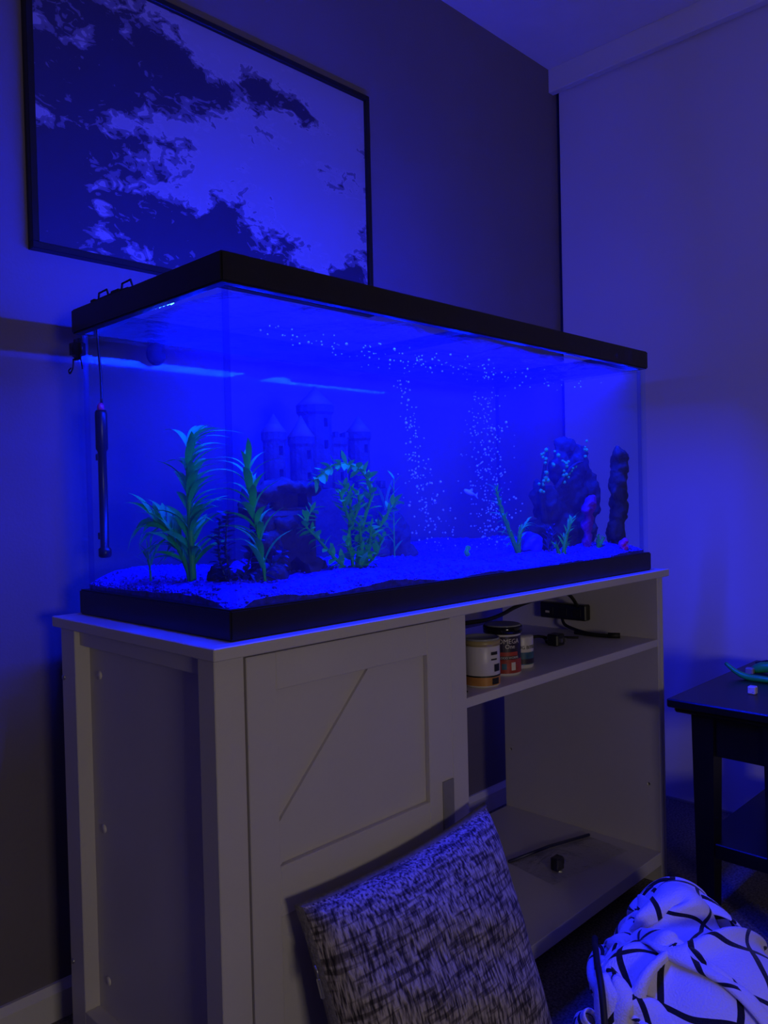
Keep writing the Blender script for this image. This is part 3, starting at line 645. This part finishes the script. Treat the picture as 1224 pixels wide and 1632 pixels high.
# heater, inner magnet, knob
Hh = thing('aquarium_heater', (0.036, 0.432, 0.10), 'slim black heater tube standing in the rear glass corner', 'heater')
MB().lathe((0.036, 0.432, 0), [(0.008, 0.098), (0.011, 0.101), (0.011, 0.114), (0.0075, 0.116), (0.0075, 0.285), (0.0105, 0.290), (0.0105, 0.352), (0.009, 0.358)], 14).build('tube', 'dark_plastic', Hh)
MB().lathe((0.036, 0.432, 0), [(0.006, 0.3575), (0.0062, 0.366), (0.003, 0.371)], 10).build('tip', 'heater_tip', Hh)
MB().tube(spline([(0.038, 0.432, 0.366), (0.040, 0.436, 0.42), (0.038, 0.440, 0.48), (0.036, 0.436, 0.525)], 10), 0.0022, 6).build('cord', 'dark_plastic', Hh)
for z in (0.13, 0.27): MB().box(0.031, 0.041, 0.437, 0.4478, z, z + 0.012, 0.001).build('bracket', 'dark_plastic', Hh)
Mg = thing('magnet_cleaner', (-0.002, 0.430, 0.455), 'black magnetic knob clamped on the aquarium glass below the rim', 'knob')
bm = bmesh.new(); bmesh.ops.create_cube(bm, size=1.0)
for v in bm.verts: v.co = Vector((-0.005 + v.co.x * 0.020, 0.428 + v.co.y * 0.036, 0.460 + v.co.z * 0.036))
bmesh.ops.bevel(bm, geom=bm.edges[:], offset=0.008, segments=3, affect='EDGES'); MB().bm(bm, True).build('body', 'black_plastic', Mg)
MB().tube(spline([(-0.008, 0.438, 0.445), (-0.008, 0.441, 0.430), (-0.009, 0.445, 0.424), (-0.009, 0.452, 0.421), (-0.009, 0.455, 0.427), (-0.009, 0.446, 0.430)], 14), 0.0013, 6).build('cord_loop', 'rubber', Mg)
MB().tube(spline([(-0.006, 0.416, 0.446), (-0.006, 0.412, 0.435), (-0.006, 0.409, 0.424)], 6), 0.0012, 6).build('cord_end', 'rubber', Mg)
bm = bmesh.new(); bmesh.ops.create_uvsphere(bm, u_segments=16, v_segments=8, radius=1.0)
for v in bm.verts: v.co = Vector((0.150 + v.co.x * 0.020, 0.437 + v.co.y * 0.0115, 0.482 - .012 + v.co.z * 0.022))
mo = MB().bm(bm, True).build('suction_disc', 'rock_dark'); tag(mo, 'dark oval suction disc on the inside of the rear glass', 'suction cup')

# ------------------------------------------------------------------ framed print
Pf = thing('framed_print', (0.43, YW, 0.67), 'wide abstract print with dark blots in a thin black frame on the wall', 'picture')
x0, x1, z0, z1, w = -0.012, 0.877, 0.670, 1.243, 0.013
for a in ((x0, x1, z1 - w, z1), (x0, x1, z0, z0 + w), (x0, x0 + w, z0 + w, z1 - w), (x1 - w, x1, z0 + w, z1 - w)):
    MB().box(a[0], a[1], YW - 0.022, YW, a[2], a[3], 0.001).build('frame_bar', 'frame_black', Pf)
MB().box(x0 + w * 0.9, x1 - w * 0.9, YW - 0.012, YW - 0.001, z0 + w * 0.9, z1 - w * 0.9).build('print', 'abstract_print', Pf)

# ------------------------------------------------------------------ things in the niche
zs = -0.172
def wrap(parent, s, size, cx_, cy_, r, z, ang, mat):
    me = text_mesh(s, size)
    vs = []
    for v in me.vertices:
        a = ang + v.co.x / r; vs.append((cx_ + (r + 0.0004 + v.co.z) * math.cos(a), cy_ + (r + 0.0004 + v.co.z) * math.sin(a), z + v.co.y))
    fs = [tuple(p_.vertices) for p_ in me.polygons]; bpy.data.meshes.remove(me)
    return MB().add(vs, fs).build('lettering', mat, parent)
def band(parent, cx_, cy_, r, za, zb, mat, name='label_band', a0=0, a1=2 * math.pi, dr=0.0003):
    vs = []; fs = []; n = 24
    for k in range(n + 1):
        a = a0 + (a1 - a0) * k / n
        vs += [(cx_ + (r + dr) * math.cos(a), cy_ + (r + dr) * math.sin(a), za), (cx_ + (r + dr) * math.cos(a), cy_ + (r + dr) * math.sin(a), zb)]
    for k in range(n): fs.append((2 * k, 2 * k + 2, 2 * k + 3, 2 * k + 1))
    return MB().add(vs, fs, True).build(name, mat, parent)
va = math.atan2(-0.92 - 0.05, -0.63 - 0.65)    # side of the cans that faces the room
c1 = thing('food_jar', (0.600, 0.038, zs), 'white food jar with an orange foot and gold lid rim on the upper shelf', 'jar'); r = 0.036
MB().lathe((0.600, 0.038, zs), [(r - .003, 0), (r, 0.003), (r, 0.076), (r - .002, 0.079)], 28).build('body', 'can_white', c1)
band(c1, 0.600, 0.038, r, zs + 0.004, zs + 0.020, 'can_orange'); band(c1, 0.600, 0.038, r, zs + 0.020, zs + 0.023, 'ink_dark')
ld = MB().lathe((0.600, 0.038, zs), [(r + .001, 0.0785), (r + .001, 0.0885)], 28).build('lid', 'can_gold', c1)
MB().lathe((0.600, 0.038, zs), [(r + .0005, 0.0884), (r, 0.0920), (r - .003, 0.0924), (r - .004, 0.0905)], 28).build('lid_top', 'lid_clear', ld)
for z, hh, aa, bb2 in ((0.062, .006, .55, 1.0), (0.052, .003, .55, .95), (0.030, .014, .75, 1.2), (0.006, .012, .60, 1.1)):
    band(c1, 0.600, 0.038, r, zs + z, zs + z + hh, 'ink_dark', 'label_mark', va + aa, va + bb2, 0.0006)
c2 = thing('food_can', (0.706, 0.064, zs), 'dark red food can with a black lid and pale lettering between two jars', 'can'); r = 0.036
MB().lathe((0.706, 0.064, zs), [(r - .003, 0), (r, 0.003), (r, 0.083), (r - .002, 0.085)], 28).build('body', 'can_white', c2)
band(c2, 0.706, 0.064, r, zs + 0.006, zs + 0.080, 'can_navy'); band(c2, 0.706, 0.064, r, zs + 0.006, zs + 0.034, 'can_red', 'label_band', 0, 2 * math.pi, 0.0005); band(c2, 0.706, 0.064, r, zs + 0.041, zs + 0.049, 'can_red', 'label_band', va - .4, va + .9, 0.0005)
ld = MB().lathe((0.706, 0.064, zs), [(r + .0035, 0.0845), (r + .004, 0.097), (r + .002, 0.0995)], 28).build('lid', 'lid_black', c2)
MB().lathe((0.706, 0.064, zs), [(r + .002, 0.0994), (r, 0.1015), (r - .005, 0.1012)], 28).build('lid_top', 'lid_clear', ld)
wrap(c2, 'OMEGA', 0.0135, 0.706, 0.064, r, zs + 0.066, va + 0.35, 'ink_pale'); wrap(c2, 'One', 0.012, 0.706, 0.064, r, zs + 0.056, va + 0.40, 'ink_pale')
wrap(c2, 'BLOOD WORMS', 0.0062, 0.706, 0.064, r, zs + 0.0355, va + 0.30, 'ink_pale')
band(c2, 0.706, 0.064, r, zs + 0.014, zs + 0.026, 'can_blue', 'label_mark', va - .10, va + .18, 0.0008); band(c2, 0.706, 0.064, r, zs + 0.012, zs + 0.028, 'ink_pale', 'label_mark', va + .45, va + .72, 0.0008)
c3 = thing('food_tub', (0.782, 0.075, zs), 'short white food tub with a dark blue lower label', 'tub'); r = 0.028
MB().lathe((0.782, 0.075, zs), [(r - .002, 0), (r, 0.002), (r, 0.064), (r - .001, 0.066)], 28).build('body', 'can_white', c3)
band(c3, 0.782, 0.075, r, zs + 0.008, zs + 0.034, 'can_blue'); band(c3, 0.782, 0.075, r, zs + 0.010, zs + 0.020, 'can_navy', 'label_band', 0, 2 * math.pi, 0.0005)
wrap(c3, 'BUG BITES', 0.0098, 0.782, 0.075, r, zs + 0.041, va + 0.45, 'ink_dark')
pk = thing('food_packet', (0.503, 0.045, zs), 'narrow brown printed packet tucked against the stand divider', 'packet')
MB().box(0.4965, 0.509, 0.004, 0.085, zs, -0.048, 0.002).build('pouch', 'packet_brown', pk)
MB().box(0.4990, 0.5065, 0.006, 0.083, -0.0485, -0.034, 0.001).build('seal', 'can_white', pk)
# power strip on the inner side panel, plug and cables
ps = thing('power_strip', (1.238, 0.246, -0.12), 'black power strip fixed to the inner side of the niche', 'power strip')
MB().box(1.2200, 1.2452, 0.176, 0.316, -0.142, -0.100, 0.003).build('body', 'dark_plastic', ps)
for k in range(3): MB().box(1.2188, 1.2205, 0.190 + k * 0.042, 0.214 + k * 0.042, -0.132, -0.112, 0.0005).build('socket', 'rubber', ps)
MB().box(1.2185, 1.2202, 0.285, 0.298, -0.128, -0.122, 0.0005).build('maker_mark', 'ink_pale', ps)
wc = MB().tube(spline([(1.225, 0.250, -0.140), (1.215, 0.235, -0.155), (1.21, 0.20, -0.164), (1.20, 0.16, -0.1675), (1.195, 0.12, -0.1675), (1.20, 0.085, -0.1675)], 26), 0.0042, 8)
wc.tube(spline([(1.19, 0.19, -0.168), (1.185, 0.14, -0.1670), (1.19, 0.095, -0.1665), (1.20, 0.080, -0.1665)], 14), 0.0048, 8)
cb = thing('power_cable', (1.20, 0.15, zs), 'thick black cable bundle running from the power strip onto the shelf', 'cable')
wc.build('cord', 'rubber', cb); MB().tube([(1.190, 0.096, -0.165), (1.203, 0.070, -0.165)], 0.0068, 10).build('connector', 'rubber', cb)
MB().tube(spline([(1.12, 0.19, -0.1695), (1.13, 0.165, -0.1695), (1.14, 0.150, -0.1690)], 8), 0.003, 8).build('tie', 'rubber', cb)
pl = thing('wall_plug', (1.03, 0.150, zs), 'black two pin plug block lying on the upper shelf', 'plug')
MB().box(1.012, 1.046, 0.130, 0.160, zs, zs + 0.028, 0.003).build('body', 'dark_plastic', pl)
for x in (1.021, 1.036): MB().box(x - 0.0015, x + 0.0015, 0.122, 0.1305, zs + 0.010, zs + 0.019).build('pin', 'steel', pl)
MB().tube(spline([(1.03, 0.160, zs + 0.014), (1.02, 0.19, zs + 0.018), (0.99, 0.22, zs + 0.010), (0.95, 0.235, zs + 0.004), (0.90, 0.25, zs + 0.004)], 18), 0.0035, 8).build('cord', 'rubber', pl)
MB().tube(spline([(1.02, 0.165, zs + 0.006), (1.05, 0.20, zs + 0.012), (1.00, 0.235, zs + 0.012), (0.96, 0.22, zs + 0.004)], 16), 0.003, 8).build('cord', 'rubber', pl)
hc = MB().tube(spline([(0.4965, 0.10, -0.050), (0.58, 0.11, -0.064), (0.668, 0.12, -0.069), (0.735, 0.125, -0.072), (0.795, 0.13, -0.068), (0.86, 0.135, -0.058), (0.97, 0.145, -0.052), (1.12, 0.17, -0.058), (1.2215, 0.20, -0.104)], 48), 0.0045, 8)
tag(hc.build('hanging_cable', 'rubber'), 'dark cable drooping under the stand top above the jars', 'cable')
ec = MB().tube(spline([(0.512, 0.012, -0.018), (0.5125, 0.012, -0.09), (0.512, 0.014, -0.165), (0.520, 0.016, -0.1705), (0.532, 0.020, -0.1705)], 14), 0.0022, 6)
tag(ec.build('thin_cable', 'rubber'), 'thin dark cord hanging down beside the stand divider', 'cable')

# ------------------------------------------------------------------ plastic bag on the bottom shelf
Bg = thing('zip_bag', (1.04, 0.14, -0.70), 'clear plastic zip bag with a dark seal on the bottom shelf', 'bag')
c00, c10, c11, c01 = Vector((0.945, 0.235, -0.6985)), Vector((1.208, 0.170, -0.6985)), Vector((1.195, 0.055, -0.6985)), Vector((0.920, 0.095, -0.6985))
rb = random.Random(4)
def sheet(lift, sgn):
    vs = []; n1, n2 = 26, 16
    for j in range(n2 + 1):
        for i in range(n1 + 1):
            u, v = i / n1, j / n2; P = (c00 * (1 - u) + c10 * u) * (1 - v) + (c01 * (1 - u) + c11 * u) * v
            e = min(u, 1 - u, v, 1 - v) * 4; e = min(1, e)
            bump = math.exp(-(((u - 0.28) / 0.14) ** 2 + ((v - 0.72) / 0.25) ** 2)) * 0.040
            z = e * (lift + bump + 0.004 * math.sin(17 * u + 9 * v) * math.sin(13 * v - 5 * u) + rb.uniform(0, .001)) if sgn > 0 else 0.0
            if sgn > 0:
                dd = math.hypot(max(0, 0.974 - P.x, P.x - 1.026), max(0, 0.113 - P.y, P.y - 0.145)); k_ = max(0, 1 - dd / 0.035); z = max(z, 0.0350 * k_ * k_ * (3 - 2 * k_))
            vs.append(P + Vector((0, 0, max(0, z))))
    fs = [(j * (n1 + 1) + i, j * (n1 + 1) + i + 1, (j + 1) * (n1 + 1) + i + 1, (j + 1) * (n1 + 1) + i) for j in range(n2) for i in range(n1)]
    return vs, fs
v1, f1 = sheet(0.008, 1); MB().add(v1, f1, True).build('upper_film', 'film', Bg); v2, f2 = sheet(0, -1); MB().add(v2, f2, True).build('lower_film', 'film', Bg)
MB().tube([c00 + Vector((0, 0, .003)), c00.lerp(c10, .5) + Vector((0, .004, .006)), c10 + Vector((0, 0, .004))], 0.0038, 6).build('seal', 'bag_strip', Bg)
Ad = thing('small_adapter', (0.995, 0.125, -0.699), 'small black adapter inside the plastic zip bag', 'adapter')
MB().box(0.978, 1.006, 0.118, 0.140, -0.6980, -0.667, 0.003).build('body', 'rubber', Ad)
MB().box(1.006, 1.014, 0.123, 0.135, -0.690, -0.676, 0.001).build('plug', 'dark_plastic', Ad)
for y in (0.126, 0.132): MB().box(1.0135, 1.022, y - 0.0015, y + 0.0015, -0.685, -0.680).build('pin', 'steel', Ad)

# ------------------------------------------------------------------ cushion leaning on the door
Cu = bpy.data.objects.new('cushion', None); COL.objects.link(Cu); tag(Cu, 'square grey woven cushion leaning against the cabinet door', 'cushion')
SZ = 0.42
Rz, Rx, Ry = Matrix.Rotation(-0.011, 4, 'Z'), Matrix.Rotation(-0.31, 4, 'X'), Matrix.Rotation(-0.046, 4, 'Y')
Cu.matrix_world = Matrix.Translation((0.066, -0.050, -0.373 + H)) @ Rz @ Rx @ Ry     # origin: upper corner of the cushion, local x along its width, -z down
n = 44; side = 0.5
def cush(u, v):
    e = (max(0, 1 - abs(2 * u - 1) ** 2.6) * max(0, 1 - abs(2 * v - 1) ** 2.6)) ** 0.42
    pin = 0.016 * (1 - (1 - abs(2 * v - 1)) ** 0.5 * 0 - abs(2 * v - 1) ** 2)
    x = u + (0.028 * (1 - abs(2 * v - 1) ** 2) * (1 - 2 * u)) * (abs(2 * u - 1) ** 2)
    z = v + (0.028 * (1 - abs(2 * u - 1) ** 2) * (1 - 2 * v)) * (abs(2 * v - 1) ** 2)
    return x * SZ, -z * SZ, e
for nm, sg, mt, th in (('front_cover', -1, 'woven', 0.062), ('back_cover', 1, 'cushion_back', 0.044)):
    vs = []
    for j in range(n + 1):
        for i in range(n + 1):
            x, z, e = cush(i / n, j / n); wr = 0.0035 * math.sin(x * 38 + z * 21) * math.sin(z * 33 - x * 14) * e
            vs.append((x, sg * (0.009 + th * e) + wr, z))
    fs = [(j * (n + 1) + i, j * (n + 1) + i + 1, (j + 1) * (n + 1) + i + 1, (j + 1) * (n + 1) + i) for j in range(n) for i in range(n)]
    MB().add(vs, fs, True).build(nm, mt, Cu, world=False)
loop = [cush(t / 30, 0) for t in range(30)] + [cush(1, t / 30) for t in range(30)] + [cush(1 - t / 30, 1) for t in range(30)] + [cush(0, 1 - t / 30) for t in range(31)]
vs = []; fs = []
for x, z, e in loop:
    dx, dz = (x - SZ / 2) / SZ * 0.012, (z + SZ / 2) / SZ * 0.012
    vs += [(x, -0.0095, z), (x + dx, 0.0, z + dz), (x, 0.0095, z)]
for k in range(len(loop) - 1):
    for m_ in range(2): fs.append((3 * k + m_, 3 * k + 3 + m_, 3 * k + 4 + m_, 3 * k + 1 + m_))
MB().add(vs, fs, True).build('edge_band', 'cushion_back', Cu, world=False)
MB().box(-0.006, -0.002, -0.013, -0.007, -0.118, -0.092, 0.001).tube([(-0.004, -0.011, -0.092), (-0.004, -0.0125, -0.083), (-0.004, -0.010, -0.075)], 0.0014, 6).build('zipper_pull', 'steel', Cu, world=False)

# ------------------------------------------------------------------ end table with a toy
Et = thing('end_table', (1.41, -0.235, -H), 'narrow black wooden end table with a lower shelf beside the stand', 'table')
ep = lambda n_, mb: mb.build(n_, 'table_black', Et)
tx0, tx1, ty0, ty1, tz = 1.135, 1.690, -0.385, -0.080, -0.285
ep('tabletop', MB().box(tx0, tx1, ty0, ty1, tz - 0.020, tz, 0.003))
ep('top_moulding', MB().box(tx0 + 0.012, tx1 - 0.012, ty0 + 0.012, ty1 - 0.012, tz - 0.032, tz - 0.020, 0.004))
lx0, lx1, ly0, ly1, lw = 1.158, 1.667, -0.335, -0.128, 0.050
for x in (lx0, lx1 - lw):
    for y in (ly0, ly1 - lw):
        k = 0.006
        mb = MB(); mb.add([(x, y, tz - .03), (x + lw, y, tz - .03), (x + lw, y + lw, tz - .03), (x, y + lw, tz - .03), (x + k, y + k, ZF), (x + lw - k, y + k, ZF), (x + lw - k, y + lw - k, ZF), (x + k, y + lw - k, ZF)],
                          [(0, 1, 2, 3), (4, 5, 6, 7), (0, 1, 5, 4), (1, 2, 6, 5), (2, 3, 7, 6), (3, 0, 4, 7)]); ep('leg', mb)
for a in ((lx0 + lw - .002, lx1 - lw + .002, ly1 - .030, ly1 - .012), (lx0 + lw - .002, lx1 - lw + .002, ly0 + .012, ly0 + .030), (lx0 + .012, lx0 + .030, ly0 + lw - .002, ly1 - lw + .002), (lx1 - .030, lx1 - .012, ly0 + lw - .002, ly1 - lw + .002)):
    ep('apron', MB().box(*a, -0.408, tz - 0.031, 0.001))
ep('shelf', MB().box(lx0 + .008, lx1 - .008, ly0 + .008, ly1 - .006, -0.640, -0.606, 0.002))
cbx = thing('dice', (1.300, -0.212, tz), 'tiny white cube on the black end table', 'cube')
MB().box(1.291, 1.308, -0.222, -0.204, tz, tz + 0.018, 0.002).build('body', 'cube_white', cbx)
for dx, dz in ((0.3, 0.3), (0.7, 0.7)): MB().ball((1.2912, -0.222 + 0.018 * dx, tz + 0.018 * dz), 0.0011, 1).build('pip', 'toy_grey', cbx)
# green toy: a curved shallow body with raised green shell and grey block
Ty = thing('green_toy', (1.48, -0.17, tz), 'curved green plastic toy with dark gaps on the black end table', 'toy')
pts = spline([(1.440, -0.095, tz + 0.034), (1.435, -0.122, tz + 0.017), (1.432, -0.150, tz + 0.008), (1.430, -0.185, tz + 0.0075), (1.430, -0.225, tz + 0.009), (1.432, -0.262, tz + 0.018)], 22)
mb = MB(); mb.tube(pts, [0.003 + 0.0055 * math.sin(math.pi * (0.06 + 0.88 * i / 21)) for i in range(22)], 8); mb.build('curved_body', 'toy_green', Ty)
mb = MB(); mb.tube(spline([(1.475, -0.150, tz + 0.018), (1.478, -0.175, tz + 0.027), (1.478, -0.205, tz + 0.028), (1.474, -0.24, tz + 0.020)], 14), [0.008, .010, .012, .013, .014, .014, .014, .014, .013, .012, .011, .010, .009, .006], 8); mb.build('shell', 'toy_green', Ty)
MB().box(1.452, 1.468, -0.158, -0.138, tz + 0.006, tz + 0.026, 0.003).build('grey_block', 'toy_grey', Ty)
MB().box(1.436, 1.484, -0.232, -0.150, tz, tz + 0.012, 0.003).build('dark_base', 'rubber', Ty)
MB().tube(spline([(1.482, -0.155, tz + 0.034), (1.486, -0.185, tz + 0.043), (1.484, -0.22, tz + 0.043)], 10), 0.003, 6).build('dark_band', 'rubber', Ty)

# ------------------------------------------------------------------ fleece blanket heap (small position based cloth drape)
def drape(nu, L, center, squeeze, core, steps, seed, rot=0.4, bound=None):
    g_ = np.random.default_rng(seed); u = np.linspace(-L / 2, L / 2, nu); U, V = np.meshgrid(u, u); d0 = u[1] - u[0]
    c, s = math.cos(rot), math.sin(rot)
    X = np.stack([center[0] + squeeze * (U * c - V * s), center[1] + squeeze * (U * s + V * c), np.zeros_like(U)], -1)
    def cz(P):
        h = np.full(P.shape[:2], ZF + 0.012)
        for cx_, cy_, rx, ry, hz in core:
            q_ = 1 - ((P[..., 0] - cx_) / rx) ** 2 - ((P[..., 1] - cy_) / ry) ** 2
            h = np.maximum(h, np.where(q_ > 0, ZF + 0.012 + hz * np.sqrt(np.clip(q_, 0, 1)), ZF + 0.012))
        return h
    X[..., 2] = cz(X) + 0.03
    for _ in range(26):
        kx, ky, p0 = g_.normal(0, 26), g_.normal(0, 26), g_.uniform(0, 6.28)
        X[..., 2] += 0.010 * np.sin(kx * X[..., 0] + ky * X[..., 1] + p0)
    Vv = np.zeros_like(X)
    def con(A, B, rest, k):
        D = B - A; l = np.linalg.norm(D, axis=-1, keepdims=True) + 1e-9; return D * (0.5 * k * (l - rest) / l)
    for st in range(steps):
        Pn = X + Vv * 0.90; Pn[..., 2] -= 0.0006
        for it in range(8):
            for (a, b_, rest, k) in (((slice(None), slice(0, -1)), (slice(None), slice(1, None)), d0, .9), ((slice(0, -1), slice(None)), (slice(1, None), slice(None)), d0, .9),
                                     ((slice(0, -1), slice(0, -1)), (slice(1, None), slice(1, None)), d0 * 1.414, .5), ((slice(0, -1), slice(1, None)), (slice(1, None), slice(0, -1)), d0 * 1.414, .5),
                                     ((slice(None), slice(0, -3)), (slice(None), slice(3, None)), d0 * 3, .13), ((slice(0, -3), slice(None)), (slice(3, None), slice(None)), d0 * 3, .13)):
                q_ = con(Pn[a], Pn[b_], rest, k)
                cnt = 0.5
                Pn[a] = Pn[a] + q_ * cnt * 1.0; Pn[b_] = Pn[b_] - q_ * cnt * 1.0
            if bound:
                dx = Pn[..., 0] - bound[0]; dy = Pn[..., 1] - bound[1]; rr_ = np.sqrt((dx / bound[2]) ** 2 + (dy / bound[3]) ** 2); f = np.where(rr_ > 1, 1 / np.maximum(rr_, 1e-6), 1)
                Pn[..., 0] = bound[0] + dx * f; Pn[..., 1] = bound[1] + dy * f
            Pn[..., 2] = np.maximum(Pn[..., 2], cz(Pn))
        Vv = np.clip(Pn - X, -0.01, 0.01); touch = Pn[..., 2] <= cz(Pn) + 1e-4; Vv[touch] *= 0.5; X = Pn
    for _ in range(2):
        Y_ = X.copy(); Y_[1:-1, 1:-1] = 0.5 * X[1:-1, 1:-1] + 0.125 * (X[:-2, 1:-1] + X[2:, 1:-1] + X[1:-1, :-2] + X[1:-1, 2:]); X = Y_
    return X, U, V
def cloth_obj(name, X, U, V, parent):
    nu = X.shape[0]; mb = MB(); mb.add([tuple(p_) for p_ in X.reshape(-1, 3)], [(j * nu + i, j * nu + i + 1, (j + 1) * nu + i + 1, (j + 1) * nu + i) for j in range(nu - 1) for i in range(nu - 1)], True)
    o = mb.build(name, 'fleece', parent); me = o.data; ul = me.uv_layers.new(name='UVMap')
    uvv = np.stack([U.reshape(-1), V.reshape(-1)], -1)
    for lp in me.loops: ul.data[lp.index].uv = uvv[lp.vertex_index]
    md = o.modifiers.new('thick', 'SOLIDIFY'); md.thickness = 0.006; md.offset = -1
    sd = o.modifiers.new('sub', 'SUBSURF'); sd.levels = 1; sd.render_levels = 1
    return o
Bk = thing('fleece_blanket', (0.80, -0.33, -H), 'crumpled white fleece blanket with crossing black lines heaped on the carpet', 'blanket')
X_, U_, V_ = drape(96, 1.34, (0.79, -0.33), 0.47, [(0.78, -0.33, 0.17, 0.17, 0.15), (0.89, -0.22, 0.075, 0.075, 0.185), (0.70, -0.24, 0.09, 0.09, 0.14)], 90, 5, 0.55, (0.80, -0.345, 0.265, 0.235))
cloth_obj('main_heap', X_, U_, V_, Bk)
X_, U_, V_ = drape(34, 0.36, (0.585, -0.235), 0.60, [(0.585, -0.235, 0.07, 0.06, 0.035)], 60, 9, 0.2, (0.585, -0.235, 0.10, 0.075))
cloth_obj('loose_fold', X_, U_, V_, Bk)
cd_ = MB().tube(spline([(0.99, -0.10, ZF + 0.005), (1.03, -0.17, ZF + 0.005), (1.06, -0.26, ZF + 0.005), (1.05, -0.36, ZF + 0.005), (1.10, -0.52, ZF + 0.005)], 30), 0.0048, 8)
tag(cd_.build('extension_cord', 'rubber'), 'black cord curving over the carpet past the blanket', 'cord')
bpy.context.view_layer.update(); dgs = bpy.context.evaluated_depsgraph_get(); cl_ = []
for ch in Bk.children:
    me_ = ch.evaluated_get(dgs).to_mesh(); cl_.append(BVHTree.FromPolygons([ch.matrix_world @ v.co for v in me_.vertices], [list(p_.vertices) for p_ in me_.polygons]))
sp2 = spline([(0.82, -0.075, 0), (0.74, -0.115, 0), (0.66, -0.165, 0), (0.60, -0.205, 0), (0.54, -0.25, 0), (0.46, -0.30, 0)], 60); zz_ = []
for p_ in sp2:
    top = 0.0
    for ox, oy in ((0, 0), (.006, 0), (-.006, 0), (0, .006), (0, -.006)):
        for bt in cl_:
            h_ = bt.ray_cast(Vector((p_.x + ox, p_.y + oy, 1.5)), Vector((0, 0, -1)))
            if h_[0] is not None: top = max(top, h_[0].z)
    zz_.append(top)
zz_ = [max(zz_[max(0, i - 2):i + 3]) for i in range(60)]
zz_ = [sum(zz_[max(0, i - 1):i + 2]) / len(zz_[max(0, i - 1):i + 2]) for i in range(60)]
sc_ = MB().tube([(p_.x, p_.y, ZF + z_ + 0.0060) for p_, z_ in zip(sp2, zz_)], 0.0058, 8)
tag(sc_.build('floor_strap', 'rubber'), 'black strap trailing along the blanket edge towards the cushion', 'strap')
